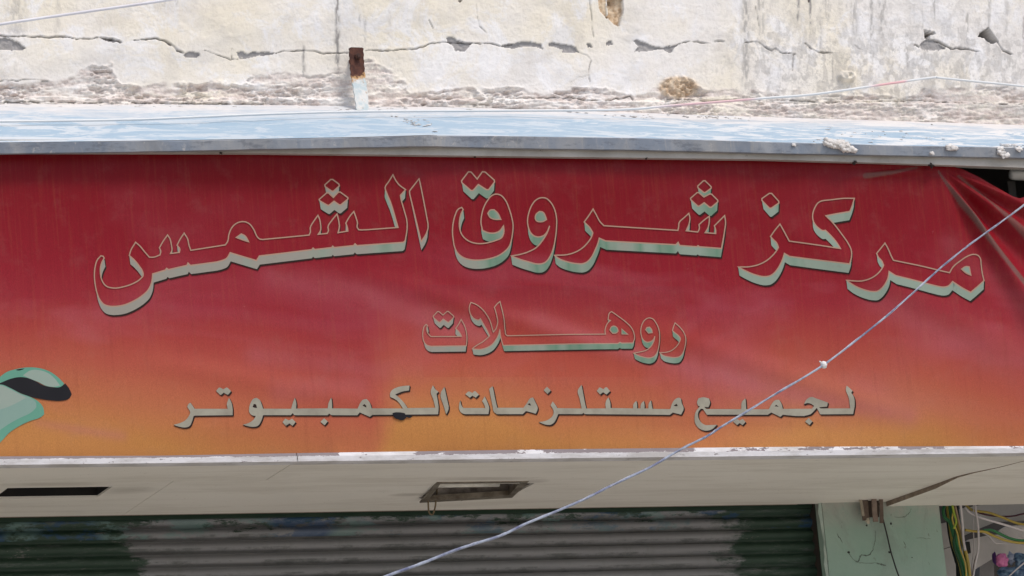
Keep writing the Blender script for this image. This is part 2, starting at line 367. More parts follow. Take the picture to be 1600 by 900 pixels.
# scratches, holes and old wire ends on the pillar face
dk = worn('dark_grime', (.03, .03, .028, 1), bump=.05)
dk = worn('dark_grime', (.07, .085, .075, 1), (.16, .20, .17, 1), 60, bump=.05)
for pts, r in [([(1326, 862), (1330, 870), (1338, 877), (1342, 876), (1345, 868), (1356, 868), (1364, 858), (1367, 845), (1368, 830)], .0017), ([(1370, 880), (1378, 882), (1384, 884)], .0024), ([(1336, 878), (1350, 880), (1372, 879)], .0009),
               ([(1308, 834), (1313, 842), (1316, 848)], .0012), ([(1398, 808), (1412, 808), (1420, 802), (1424, 794)], .0010), ([(1412, 845), (1416, 855)], .0008), ([(1430, 840), (1455, 842)], .0006)]:
    c = spline([P(a, b, YP - .0006) for a, b in pts], 6); rs = random.Random(int(pts[0][0]))
    c = [p + Vector((rs.gauss(0, .0012), 0, rs.gauss(0, .0012))) for p in c]
    MB().tube(c, lambda u, r=r, rs=rs: r * (.35 + rs.random()) * (.4 + math.sin(math.pi * min(1, u * 1.02))), 5).build('scratch', dk, pil)
dk3 = worn('dark_hole', (.03, .03, .028, 1), bump=.05)
for a, b, r in [(1326, 863, .005), (1390, 863, .005), (1392, 818, .005), (1354, 821, .004), (1425, 871, .002)]:
    c = P(a, b, YP); MB().lump(c, (r, .002, r), int(a), 5, .3).build('nail_hole', dk3, pil)

# the space right of the pillar
white = worn('white_tile', (.62, .59, .57, 1), (.45, .43, .42, 1), 3, .4, .4, .03)
inw = worn('shaded_wall', (.07, .065, .06, 1), (.11, .10, .095, 1), 3)  # wall colour set very dark to stand for shade in the gaps
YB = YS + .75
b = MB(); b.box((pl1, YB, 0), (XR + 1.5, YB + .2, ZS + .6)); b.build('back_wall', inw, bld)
# ------------------------------------------------------------------ roller shutter
def shutter():
    YC = YS + .10
    gx = P(1265, 790, YC).x
    t = thing('roller_shutter', 'corrugated roller shutter in flaking grey and dark green paint under the sign', 'shutter')
    pitch = .0530; top = ZS + .12
    prof = []
    n = int((top - .02) / pitch)
    for i in range(n):
        z = top - i * pitch
        for k in range(9):
            u = k / 9
            yy = .017 * math.sin(math.pi * min(1, u / .82)) ** .8 if u < .82 else -.004
            prof.append((YC - yy, z - u * pitch))
    xs = np.linspace(XL - .6, gx, 60)
    vs = [(x, y + .0015 * math.sin(x * 3 + z), z + .003 * math.sin(x * .9)) for (y, z) in prof for x in xs]
    nx = len(xs); fs = [(j * nx + i, (j + 1) * nx + i, (j + 1) * nx + i + 1, j * nx + i + 1) for j in range(len(prof) - 1) for i in range(nx - 1)]
    m = Mat('shutter_paint', .55, .4)
    x, y, z = m.xyz()
    grey = m.mix(m.noise(14, 5, vec=m.map((.3, 1, 1))), (.165, .172, .182, 1), (.24, .243, .252, 1))
    green = m.mix(m.noise(20, 4), (.012, .032, .020, 1), (.025, .055, .036, 1))
    wob = m.math('MULTIPLY', m.math('SUBTRACT', m.noise(9, 5, .7, vec=m.map((.55, 1, 1.6))), .5), .55)
    xl, xr = P(212, 840, YC).x, P(1145, 840, YC).x
    # green where x < xl or x > xr, with ragged edges
    soft = lambda v, k: m.math('ADD', m.math('MULTIPLY', v, k), .5, True)
    gl = soft(m.math('SUBTRACT', m.math('SUBTRACT', xl, x), m.math('MULTIPLY', wob, .9)), 22.); gr = soft(m.math('SUBTRACT', m.math('SUBTRACT', x, xr), m.math('MULTIPLY', wob, 1.5)), 12.)
    zt = P(500, 822, YC).z
    gt = soft(m.math('SUBTRACT', m.math('SUBTRACT', z, zt), m.math('MULTIPLY', m.math('SUBTRACT', m.noise(5, 6, .8, vec=m.map((.7, 1, 2.5), (3, 0, 1))), .42), .36)), 60.)
    mask = m.math('MAXIMUM', m.math('MAXIMUM', gl, gr), gt)
    mask = m.math('MULTIPLY', mask, m.ramp(m.noise(11, 6, .8, vec=m.map((.3, 1, 1.4), (8, 3, 3))), [(.30, .45), (.48, 1.)]))
    # dark patches low on each slat, darker band at the groove
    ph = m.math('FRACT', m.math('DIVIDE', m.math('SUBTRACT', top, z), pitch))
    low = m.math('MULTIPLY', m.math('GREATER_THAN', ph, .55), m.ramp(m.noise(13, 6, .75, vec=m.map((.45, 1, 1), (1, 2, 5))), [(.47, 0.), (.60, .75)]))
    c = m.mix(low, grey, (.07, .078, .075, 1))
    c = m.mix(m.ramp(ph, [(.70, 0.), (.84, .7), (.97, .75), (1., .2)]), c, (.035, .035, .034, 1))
    c = m.mix(m.ramp(m.noise(7, 6, .8, vec=m.map((1.4, 1, .4), (2, 2, 8))), [(.52, 0.), (.70, .4)]), c, (.12, .13, .125, 1))
    c = m.mix(mask, c, green)
    scr = m.math('MULTIPLY', mask, m.ramp(m.noise(16, 6, .8, vec=m.map((.35, 1, 1.6), (5, 1, 1))), [(.62, 0.), (.66, .75)]))
    c = m.mix(scr, c, (.20, .19, .185, 1))
    tl = m.math('MULTIPLY', m.math('GREATER_THAN', z, P(500, 838, YC).z), m.ramp(m.noise(6, 5, .7, vec=m.map((.8, 1, 2), (9, 4, 2))), [(.50, 0.), (.56, .8)]))
    c = m.mix(m.math('MULTIPLY', tl, .8), c, m.mix(m.ramp(m.noise(3, 2), [(.45, 0.), (.55, 1.)]), (.13, .22, .21, 1), (.015, .06, .15, 1)))
    m.col(c); m.bump(m.noise(60, 5), .2, .003)
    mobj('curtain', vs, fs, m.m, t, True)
    g = worn('dark_green_paint', (.016, .040, .024, 1), (.03, .055, .036, 1), 8, .5)
    r = MB(); r.box((gx - .004, YC - .05, 0), (gx + .012, YC + .04, ZS + .12)); rr = r.build('guide_rail', worn('rusty_rail', (.045, .032, .026, 1), (.03, .03, .026, 1), 20), t)
    r = MB(); r.box((gx + .013, YC - .055, 0), (pl0 - .001, YC + .04, ZS + .12)); r.build('jamb', g, t)
    r = MB(); r.box((XL - .6, YC - .035, ZS - .006), (gx - .006, YC - .021, ZS + .12)); r.build('lintel_strip', g, t)
    # pale lath between jamb and pillar
    e = [P(1281, 784, YP - .004)]
    pm = worn('pale_green_edge', (.42, .50, .44, 1), (.33, .42, .36, 1), 20)
    r = MB(); zs = np.linspace(ZS + .02, ZS - 1.2, 40); vs = []
    for i, zz in enumerate(zs):
        xx = pl0 - .008 - .008 * random.random() - .004 * math.sin(i * .8); vs += [(xx, YP + .01, zz), (pl0 - .002, YP + .002, zz)]
    r.add(vs, [(2 * i, 2 * i + 2, 2 * i + 3, 2 * i + 1) for i in range(len(zs) - 1)]); r.build('paint_edge', pm, pil)
shutter()

# ================================================================== CANOPY
can = thing('sign_canopy', 'projecting shop sign canopy with blue sheet metal hood and cream soffit', 'canopy')
YF = -.06
def hood_mat():
    m = Mat('blue_sheet_metal', .5, .4)
    c = m.mix(m.noise(3, 4), (.27, .40, .52, 1), (.34, .46, .57, 1))
    f = m.ramp(m.noise(7, 8, .72, vec=m.map((.45, 1, 1), (2, 0, 0)), dist=.8), [(.49, 0.), (.53, .95)])
    f2 = m.ramp(m.noise(30, 7, .75, vec=m.map((.22, 1, 1), (2, 5, 0))), [(.54, 0.), (.60, .8)])
    f = m.math('MAXIMUM', f, f2)
    x = m.xyz()[0]
    dens = m.ramp(m.math('ADD', m.math('MULTIPLY', x, .2), .5), [(0., .8), (.35, .35), (.55, .45), (.75, .8), (1., 1.)])
    c = m.mix(m.math('MULTIPLY', f, dens), c, (.72, .72, .72, 1))
    back = m.math('ADD', m.math('MULTIPLY', m.math('SUBTRACT', m.xyz()[1], .34), 3.2), m.math('MULTIPLY', m.math('SUBTRACT', m.noise(8, 5, .7, vec=m.map((.5, 1, 1))), .5), 2.2))
    c = m.mix(m.math('MULTIPLY', back, .9, True), c, m.mix(m.noise(30, 5), (.62, .58, .56, 1), (.78, .76, .75, 1)))
    c = m.mix(m.ramp(m.noise(45, 5, .7, vec=m.map((.4, 1, 1))), [(.62, 0.), (.70, .35)]), c, (.30, .28, .27, 1))
    m.col(c); m.bump(m.noise(25, 6, .7), .25, .005); return m.m
def lip_mat():
    m = Mat('weathered_zinc', .6, .4)
    c = m.mix(m.ramp(m.noise(5, 6, .7, vec=m.map((1, 1, .4))), [(.4, 0.), (.65, 1.)]), (.19, .225, .28, 1), (.30, .31, .325, 1))
    c = m.mix(m.ramp(m.noise(14, 7, .8, vec=m.map((.5, 1, 1.5))), [(.52, 0.), (.62, .6)]), c, (.10, .115, .145, 1))
    c = m.mix(m.ramp(m.noise(30, 4, .7, vec=m.map((1, 1, .12))), [(.58, 0.), (.70, .5)]), c, (.36, .35, .33, 1))
    c = m.mix(m.ramp(m.noise(26, 6, .75), [(.60, 0.), (.66, .7)]), c, (.42, .41, .40, 1))
    m.col(c); m.bump(m.noise(30, 5), .2, .004); return m.m
HM, LM = hood_mat(), lip_mat()
FT = [(-300, 227), (0, 223.5), (200, 221), (400, 218), (560, 215), (683, 211.5)]
FB = [(-300, 243), (0, 240), (200, 237), (400, 233), (560, 230), (683, 228)]
FT2 = [(676, 212), (800, 213), (1000, 216), (1200, 222), (1400, 227.5), (1600, 231), (1900, 239)]
FB2 = [(676, 228), (800, 231.5), (1000, 234), (1200, 239), (1400, 242.5), (1600, 246.5), (1900, 254)]
BK = [(-300, 158), (0, 163), (400, 166), (800, 169), (1000, 174), (1200, 181), (1400, 187), (1600, 193), (1900, 203)]
def hood(ft, fb, dy, label=None):
    pxs = np.linspace(ft[0][0], ft[-1][0], 90); nv = 14; vs = []
    for p in pxs:
        a = P(p, interp(ft, p), YF + dy); q = P(p, interp(BK, p), YW - .01)
        q.x = a.x                              # sheet folds run square to the wall
        q.z = P(p, interp(BK, p), YW - .01).z
        for k in range(nv):
            t = k / (nv - 1); v = a.lerp(q, t)
            v.z += .006 * (float(fbm(np.array(p / 60.), np.array(t * 3), 3, 71)) - .5) * math.sin(math.pi * t) * 2 + dy * -.3
            vs.append(v)
    n = len(pxs)
    h = mobj('hood_sheet', vs, [(i * nv + k, (i + 1) * nv + k, (i + 1) * nv + k + 1, i * nv + k + 1) for i in range(n - 1) for k in range(nv - 1)], HM, can, True)
    vs = []
    for p in pxs:
        a = P(p, interp(ft, p), YF + dy); c = P(p, interp(fb, p), YF + dy); j = .006 * (float(fbm(np.array(p / 40.), np.array(1.), 3, 5)) - .5)
        vs += [a + Vector((0, .012, .004)), a + Vector((0, .001, .001)), a + Vector((0, -.0015, -.002 + j)), c + Vector((0, .004 + 2 * j, .0015 + j)), c + Vector((0, .006 + 2 * j, j)), c + Vector((0, .02, .001))]
    fs = [(i * 6 + k, i * 6 + k + 1, (i + 1) * 6 + k + 1, (i + 1) * 6 + k) for i in range(n - 1) for k in range(5)]
    mobj('lip', vs, fs, LM, h, False)
hood(FT, FB, -.008); hood(FT2, FB2, 0)

# top rail of the sign frame
def rail_mat():
    m = Mat('old_white_rail', .6, .35)
    c = m.mix(m.ramp(m.noise(4, 6, .7), [(.4, 0.), (.65, 1.)]), (.46, .44, .41, 1), (.34, .32, .29, 1))
    c = m.mix(m.ramp(m.noise(24, 6, .75), [(.64, 0.), (.70, .8)]), c, (.10, .08, .07, 1)); m.col(c); m.bump(m.noise(40, 4), .15, .003); return m.m
RM = rail_mat()
RB = [(-300, 236), (0, 238), (400, 239), (800, 244), (1200, 249), (1460, 257), (1600, 262), (1900, 272)]
mb = MB(); pxs = np.linspace(-300, 1900, 60); vs = []
for p in pxs:
    c = P(p, interp(RB, p), -.035); vs += [c + Vector((0, .05, .004)), c + Vector((0, .002, 0)), c, c + Vector((0, 0, .05)), c + Vector((0, .05, .05))]
mb.add(vs, [(i * 5 + k, (i + 1) * 5 + k, (i + 1) * 5 + k + 1, i * 5 + k + 1) for i in range(59) for k in range(4)])
mb.build('top_rail', RM, can)

# bottom trim with peeling white paint
def trim_mat():
    m = Mat('peeling_trim', .6, .3)
    z = m.xyz()[2]
    n1 = m.noise(24, 7, .8, vec=m.map((.5, 1, 1)))
    edge = m.math('GREATER_THAN', m.math('ADD', m.math('SUBTRACT', z, ZS + .021), m.math('MULTIPLY', m.math('SUBTRACT', n1, .5), .022)), 0.0)
    xq = lambda p: (P(p, 710).x - XL) / (XR - XL)
    thr = m.ramp(m.math('DIVIDE', m.math('SUBTRACT', m.xyz()[0], XL), XR - XL), [(0., .74), (xq(240), .72), (xq(300), .56), (xq(330), .66), (xq(520), .66), (xq(530), .40), (xq(640), .40), (xq(660), .60), (xq(1000), .55), (xq(1200), .49), (1., .42)])
    patch = m.math('GREATER_THAN', m.noise(11, 7, .7, vec=m.map((.55, 1, 1.3), (3, 0, 7))), thr)
    topline = m.math('GREATER_THAN', z, ZS + .041)
    bare = m.math('MULTIPLY', edge, m.math('MAXIMUM', m.math('SUBTRACT', 1.0, patch), topline))
    wht = m.mix(m.ramp(m.noise(9, 6, .7, vec=m.map((.5, 1, 2))), [(.42, 0.), (.62, 1.)]), (.66, .65, .67, 1), (.46, .44, .43, 1))
    wht = m.mix(m.ramp(m.noise(50, 5, .7, vec=m.map((.5, 1, 1))), [(.63, 0.), (.67, .8)]), wht, (.20, .17, .17, 1))
    br = m.mix(m.noise(12, 4), (.15, .125, .135, 1), (.24, .20, .21, 1))
    m.col(m.mix(bare, wht, br)); m.bump(m.math('ADD', m.math('MULTIPLY', bare, -1.), m.noise(40, 4)), .4, .004); return m.m
TM = trim_mat()
TT = [(-300, 717), (0, 713), (250, 712), (463, 708), (860, 702), (1240, 698), (1600, 697), (1900, 695)]
def trim(p0, p1, dy=0):
    pxs = np.linspace(p0, p1, 50); vs = []
    for p in pxs:
        a = P(p, interp(TT, p), -.022 + dy); x = a.x
        vs += [(x, .03, a.z + .001), (x, -.022 + dy, a.z), (x, -.030 + dy, ZS + .02), (x, -.030 + dy, ZS), (x, .03, ZS - .001)]
    return mobj('bottom_trim', vs, [(i * 5 + k, i * 5 + k + 1, (i + 1) * 5 + k + 1, (i + 1) * 5 + k) for i in range(49) for k in range(4)], TM, can)
trim(-300, 462.5, .003); trim(463.5, 1900)

# soffit panels (cut round two openings, split at the seams and at the break)
def soffit_mat():
    m = Mat('cream_soffit', .6, .3)
    c = m.mix(m.ramp(m.noise(1.5, 5, .6, vec=m.map((.4, 1, 1))), [(.35, 0.), (.7, 1.)]), (.80, .77, .70, 1), (.72, .69, .62, 1))
    c = m.mix(m.ramp(m.noise(30, 5, .7, vec=m.map((.3, 1, 1))), [(.66, 0.), (.72, .3)]), c, (.25, .2, .14, 1))
    c = m.mix(m.ramp(m.noise(3.5, 6, .7, vec=m.map((.25, 1.6, 1), (3, 1, 0)), dist=.4), [(.50, 0.), (.66, .30)]), c, (.40, .35, .27, 1))
    c = m.mix(m.ramp(m.noise(110, 2, .5), [(.70, 0.), (.74, .35)]), c, (.2, .16, .12, 1))
    for (qx, qy, rx, ry, am) in [(200, 766, .16, .10, .30), (640, 773, .11, .05, .42), (835, 752, .08, .06, .30), (760, 748, .30, .05, .28), (80, 757, .3, .06, .25)]:
        q = Pz(qx, qy, ZS); X, Y, Z = m.xyz()
        dx = m.math('DIVIDE', m.math('SUBTRACT', X, q.x), rx); dy = m.math('DIVIDE', m.math('SUBTRACT', Y, q.y), ry)
        d = m.math('ADD', m.math('MULTIPLY', dx, dx), m.math('MULTIPLY', dy, dy)); d = m.math('ADD', d, m.math('MULTIPLY', m.noise(14, 4), .5))
        c = m.mix(m.math('MULTIPLY', m.ramp(d, [(.15, 1.), (1., 0.)]), am), c, (.16, .13, .09, 1))
    m.col(c); m.bump(m.noise(8, 3), .04, .01); return m.m
SM = soffit_mat()
def S(px, py, dz=0): 
    v = Pz(px, py, ZS); v.z += dz; return v
def panel(pts, dz=0, tilt=None):
    b = MB(); q = [Vector((p[0], p[1], ZS + (tilt(p) if tilt else dz))) for p in pts]
    # order so that the underside faces down
    b.prism(q, (0, 0, .008)); return b.build('soffit_panel', SM, can)
def rect_hole_panel(x0, x1, y0, y1, holes):
    # one mesh: strips left, between and right of the holes
    b = MB(); xs = [x0]
    for hx0, hx1, hy0, hy1 in holes:
        b.box((xs[-1], y0, ZS), (hx0, y1, ZS + .008)); b.box((hx0 + .00001, y0, ZS), (hx1 - .00001, hy0, ZS + .008)); b.box((hx0 + .00001, hy1, ZS), (hx1 - .00001, y1, ZS + .008)); xs.append(hx1)
    b.box((xs[-1], y0, ZS), (x1, y1, ZS + .008))
    return b.build('soffit_panel', SM, can)
y0, y1 = -.026, YS - .001
def hole_at(pl, pr, pt, pb):
    a = S(pl, pt); b_ = S(pr, pb); return (a.x, b_.x, a.y, b_.y)
# openings: front-left, back-right pixel corners
hA0, hA1 = S(20, 762.5), S(152, 777); holeA = (hA0.x - .02, hA1.x + .0, hA0.y, hA1.y)
hB0, hB1 = S(692, 757), S(796, 776); holeB = (hB0.x, hB1.x + .0, hB0.y, hB1.y)
sA = S(440, 735).x
ym = S(430, 750).y; sB = S(235, 776).x
b = MB(); b.box((XL - .6, y0, ZS), (sA - .0015, ym - .0008, ZS + .008)); b.build('soffit_panel', SM, can)
rect_hole_panel(XL - .6, sB - .0012, ym + .0008, y1, [holeA])
crk = [S(1640, 711), S(1600, 720), S(1560, 730), S(1520, 738), S(1495, 744), S(1460, 757), S(1390, 781)]
cl = [Vector((c.x, min(max(c.y, y0), y1), 0)) for c in crk]; cl[-1].y = y1; cl[0].y = y0
b = MB()
xb = sA + .0015
b.box((sB + .0012, ym + .0008, ZS), (xb + .00001, y1, ZS + .008))
# strips round hole B, then the piece up to the break
b.box((xb, y0, ZS), (holeB[0], y1, ZS + .008)); b.box((holeB[0] + .00001, y0, ZS), (holeB[1] - .00001, holeB[2], ZS + .008)); b.box((holeB[0] + .00001, holeB[3], ZS), (holeB[1] - .00001, y1, ZS + .008))
b.prism([Vector((p[0], p[1], ZS)) for p in ([(holeB[1], y0), (holeB[1], y1)] + [(c.x, c.y) for c in cl[::-1]])][::-1], (0, 0, .008))
b.build('soffit_panel', SM, can)
bx0, bx1 = min(c.x for c in cl), max(c.x for c in cl)
def sag(p):
    t = max(0, min(1, (p[1] - y0) / (y1 - y0))); s = .45 + .55 * max(0, 1 - max(0, p[0] - bx0) / 1.0)
    return -.0008 - .019 * float(sm(.25, .75, t)) * s
pts = [(c.x + .004, c.y) for c in cl]
b = MB(); q = [Vector((p[0], p[1], ZS + sag(p))) for p in pts]; far = [Vector((XR + .6, p[1], ZS + sag((XR + .6, p[1])))) for p in pts]
n = len(q); vs = q + far + [v + Vector((0, 0, .008)) for v in q + far]
b.add(vs, [(i, i + 1, n + i + 1, n + i) for i in range(n - 1)] + [(2 * n + i, 3 * n + i, 3 * n + i + 1, 2 * n + i + 1) for i in range(n - 1)] + [(i, 2 * n + i, 2 * n + i + 1, i + 1) for i in range(n - 1)])
b.build('soffit_panel', SM, can)
brk = worn('broken_board', (.20, .155, .12, 1), (.32, .26, .20, 1), 30)
b = MB(); vs = []
for k, c in enumerate(cl):
    u = k / (len(cl) - 1); j_ = .002 * math.sin(k * 2.1)
    vs += [(c.x + .0035, c.y, ZS + .007), (c.x + .0035, c.y, ZS + sag((c.x, c.y)) - .0005 + j_ * u)]
b.add(vs, [(2 * i, 2 * i + 1, 2 * i + 3, 2 * i + 2) for i in range(len(cl) - 1)]); b.build('broken_edge', brk, can)
b = MB(); b.box((sA - .02, y0 + .01, ZS + .009), (sA + .02, y1, ZS + .02)); b.box((sB - .02, ym, ZS + .009), (sB + .02, y1, ZS + .02)); b.box((XL - .6, ym - .02, ZS + .0205), (sA - .021, ym + .02, ZS + .03)); b.box((XL - .6, y1, ZS + .001), (pl0 - .1, y1 + .02, ZS + .10)); b.build('batten', brk, can)
# closed box: rear board and right end behind the banner
dk2 = worn('dark_timber', (.035, .03, .027, 1), (.06, .05, .04, 1), 8)
b = MB(); b.box((XL - .6, .50, ZS + .02), (XR + .6, .515, ZS + 1.35)); b.box((XR + .60, -.02, ZS + .02), (XR + .615, .6, ZS + 1.25)); b.box((XL - .615, -.02, ZS + .02), (XL - .6, .6, ZS + 1.25))
for xx in np.linspace(XL, XR, 6): b.box((xx, .16, ZS + .02), (xx + .04, .20, ZS + 1.2))
pp = P(1555, 280, .2); b.box((pp.x, .10, ZS + .021), (pp.x + .035, .14, ZS + 1.18))
b.build('box_frame', dk2, can)

# ------------------------------------------------------------------ recessed lights
blk = worn('black_metal', (.012, .012, .012, 1), (.02, .018, .016, 1), 10)  # plain near-black metal for the empty opening and the screws
frm = worn('tarnished_frame', (.26, .23, .18, 1), (.10, .075, .05, 1), 18, .45, .5, .1, .3)
def can_box(mb, h, depth=.12):
    x0, x1, a, c = h; z = ZS + .001
    mb.box((x0 - .004, a - .004, z + depth), (x1 + .004, c + .004, z + depth + .004))
    mb.box((x0 - .004, a - .004, z + .008), (x0 - .0005, c + .004, z + depth)); mb.box((x1 + .0005, a - .004, z + .008), (x1 + .004, c + .004, z + depth))
    mb.box((x0 - .0005, a - .004, z + .008), (x1 + .0005, a - .0005, z + depth)); mb.box((x0 - .0005, c + .0005, z + .008), (x1 + .0005, c + .004, z + depth))
t = thing('recessed_light', 'empty black recessed light opening at the left of the cream soffit', 'light fitting', 'recessed lights in the soffit')
mb = MB(); can_box(mb, holeA); mb.build('housing', blk, t)
mb = MB(); q = S(4, 777.5); mb.box((q.x - .03, holeA[3] - .02, ZS - .006), (holeA[0] - .002, holeA[3] + .012, ZS - .001)); mb.build('bent_clip', frm, t)
t = thing('recessed_light', 'recessed light with loose drooping metal frame and wire loop in the middle of the soffit', 'light fitting', 'recessed lights in the soffit')
mb = MB(); can_box(mb, holeB); mb.build('housing', worn('light_housing', (.44, .40, .36, 1), (.10, .08, .07, 1), 8), t)
fa, fb_, fc_, fd = S(683, 753), S(826, 751.5), S(800, 776.5), S(655, 779)
def ring_frame(parent):
    mb = MB(); o = [fa, fb_, fc_, fd]; c = sum(o, Vector()) / 4
    dz = [-.004, -.003, -.004, -.018]
    o = [Vector((p.x, p.y, ZS + d)) for p, d in zip(o, dz)]
    i_ = [Vector((p.x + (c.x - p.x) * .13, p.y + (c.y - p.y) * .24, p.z + .003)) for p in o]
    vs = o + i_ + [p + Vector((0, 0, .006)) for p in o] + [p + Vector((0, 0, .02)) for p in i_]; fs = []
    for k in range(4):
        j = (k + 1) % 4; fs += [(k, j, 4 + j, 4 + k), (k, 8 + k, 8 + j, j), (4 + k, 4 + j, 12 + j, 12 + k)]
    mb.add(vs, fs); return mb.build('frame', frm, parent)
ring_frame(t)
mb = MB(); ty = holeB[3] - .045
mb.tube([(holeB[0] + .012, ty, ZS + .046), (holeB[1] - .06, ty, ZS + .046)], .014, 10); mb.build('lamp_tube', worn('milky_tube', (.75, .74, .68, 1), (.6, .58, .5, 1), 20, .3), t, True)
mb = MB(); lp = [(683, 764), (682, 775), (680, 792), (677, 802), (674, 804), (670, 799), (669, 780), (670, 768)]
yl = S(670, 777).y
mb.tube(spline([P(a, c, yl) for a, c in lp], 5), .0035, 6); mb.build('wire_loop', worn('bronze_wire', (.22, .17, .10, 1), (.12, .09, .06, 1), 30), t, True)
for a, c in [(665, 783), (722, 781)]:
    q = S(a, c); mb = MB(); mb.lump((q.x, q.y, ZS), (.006, .01, .004), a, 5, .2); mb.build('screw', blk, t)

# ================================================================== BANNER
TOPE = [(-300, 234), (0, 236), (400, 236), (800, 241), (1200, 246), (1330, 250), (1338, 251), (1400, 252), (1455, 255), (1485, 259), (1505, 265), (1530, 277), (1560, 295), (1580, 308), (1592, 311), (1605, 306), (1640, 292), (1700, 278), (1900, 268)]
TPX, TPY = 1461., 256.
def disp(x, z):                               # how far the vinyl bulges towards the street
    x = np.asarray(x, float); z = np.asarray(z, float)
    px, py = proj(x, 0 * x, z)
    d = .006 * np.sin(px / 150 + py / 260 + 1) + .005 * np.sin(px / 310 - py / 120) + .004 * np.sin(px / 95 + py / 75 + 2.)
    d = d * sm(0, 60, py - 240) * sm(0, 50, 712 - py)
    dx, dy = px - TPX, py - TPY
    r = np.hypot(dx, dy) + 1e-6; th = np.degrees(np.arctan2(dy, dx))
    g = sm(8, 110, r) * (1 - sm(260, 420, r)) * sm(0, 30, 700 - py)
    def rid(t0, wd): return np.exp(-((th - t0) / wd) ** 2)
    d = d + g * (.046 * rid(57, 4.) - .022 * rid(47, 4.5) + .020 * rid(38, 4) - .016 * rid(31, 3.2) + .014 * rid(25, 3) + .012 * rid(73, 10) + .010 * rid(98, 13))
    d = d + .010 * np.exp(-(((px - 1395) / 50) ** 2 + ((py - 271 + (px - 1395) * .10) / 5) ** 2)) + .006 * np.exp(-(((px - 1365) / 70) ** 2 + ((py - 258) / 4) ** 2))
    # slack diagonal drags through the field
    for a, c, am, wd in [((560, 425), (1000, 560), .007, 16), ((980, 500), (1420, 650), .007, 18), ((1180, 330), (1600, 560), .008, 22), ((200, 560), (640, 640), .005, 18)]:
        L = math.hypot(c[0] - a[0], c[1] - a[1]); ux, uy = (c[0] - a[0]) / L, (c[1] - a[1]) / L
        s = (px - a[0]) * ux + (py - a[1]) * uy; q = (px - a[0]) * -uy + (py - a[1]) * ux
        d = d + am * np.exp(-(q / wd) ** 2) * sm(-40, 120, s) * (1 - sm(L - 120, L + 60, s))
    return d
def vinyl(m_):
    x, y, z = m_.xyz()
    zt, zb = P(800, 244).z, P(800, 703).z
    zrel = m_.math('DIVIDE', m_.math('SUBTRACT', zt, z), zt - zb)
    xl_, xr_ = P(0, 480).x, P(1600, 480).x
    xrel = m_.math('DIVIDE', m_.math('SUBTRACT', x, xl_), xr_ - xl_)
    fx = lambda p: (P(p, 640).x - xl_) / (xr_ - xl_)
    sh = m_.ramp(m_.math('ADD', xrel, m_.math('MULTIPLY', m_.math('SUBTRACT', m_.noise(6, 4, .7), .5), .022)), [(0., .63), (fx(130), .61), (fx(300), .52), (fx(480), .41), (fx(578), .36), (fx(622), .60), (fx(760), .60), (fx(880), .52), (fx(1110), .45), (fx(1270), .57), (fx(1420), .53), (1., .38)])
    wig = m_.math('MULTIPLY', m_.math('SUBTRACT', m_.noise(1.6, 3), .5), .16)
    low = m_.math('MULTIPLY', m_.math('SUBTRACT', zrel, .30, True), 1.4, True)
    v = m_.math('ADD', zrel, m_.math('MULTIPLY', m_.math('ADD', m_.math('SUBTRACT', sh, .5), wig), low))
    k = .98
    c = m_.ramp(v, [(0., lin(120, 12, 24, k)), (.18, lin(130, 15, 29, k)), (.38, lin(142, 26, 40, k)), (.52, lin(152, 42, 52, k)), (.64, lin(168, 66, 60, k)), (.76, lin(180, 88, 70, k)), (.88, lin(186, 110, 74, k)), (1., lin(191, 130, 72, k))])
    # an old patch glued behind the middle line: the print on it is a little darker and sits lower
    a, b_ = P(650, 445), P(1082, 588)
    ins = m_.math('MULTIPLY', m_.math('MULTIPLY', m_.math('GREATER_THAN', x, a.x), m_.math('LESS_THAN', x, b_.x)), m_.math('MULTIPLY', m_.math('LESS_THAN', z, a.z), m_.math('GREATER_THAN', z, b_.z)))
    c = m_.mix(m_.math('MULTIPLY', ins, .22), c, m_.mix(m_.ramp(zrel, [(.45, 0.), (.62, 1.)]), lin(128, 48, 58, k), lin(176, 70, 50, k)))
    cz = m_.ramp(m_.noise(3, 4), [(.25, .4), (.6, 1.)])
    c = m_.mix(m_.math('MULTIPLY', m_.attr('sky_sheen'), cz), c, lin(182, 104, 112, k))  # pink sky sheen on the wavy vinyl, painted into its colour
    c = m_.mix(m_.math('MULTIPLY', m_.attr('fold_sheen'), cz), c, (.135, .105, .088, 1))  # grey sky reflection along the folds, painted into the colour
    # faded pink bands and patches in the old print
    f = m_.ramp(m_.noise(1.3, 4, .6, vec=m_.map((.5, 1, 1.4), (4, 0, 2)), dist=.5), [(.50, 0.), (.66, .34)])
    f = m_.math('MULTIPLY', f, m_.ramp(zrel, [(.2, .25), (.5, 1.), (.8, .9), (.95, .1)]))
    c = m_.mix(f, c, lin(190, 105, 120, k))
    st = m_.noise(60, 3, .6, vec=m_.map((1.6, 1, .05)))
    c = m_.mix(m_.ramp(st, [(.5, 0.), (.75, .06)]), c, lin(190, 130, 80, k))
    c = m_.mix(m_.ramp(m_.noise(45, 2, .6, vec=m_.map((1, 1, .05), (7, 0, 0))), [(.55, 0.), (.75, .10)]), c, lin(95, 20, 30, k))
    g_ = m_.noise(420, 2, .6, vec=m_.map((1, 1, .45))); c = m_.mix(.55, c, m_.ramp(g_, [(.3, .55), (.7, 1.)]), 'MULTIPLY')
    c = m_.mix(m_.ramp(m_.noise(34, 5, .8, vec=m_.map((1.4, 1, .8), (5, 2, 9)), dist=1.5), [(.68, 0.), (.72, .18)]), c, lin(190, 130, 130, k))
    dust = m_.ramp(m_.noise(9, 6, .7), [(.52, 0.), (.75, .07)])
    c = m_.mix(dust, c, (.30, .24, .2, 1))
    return c
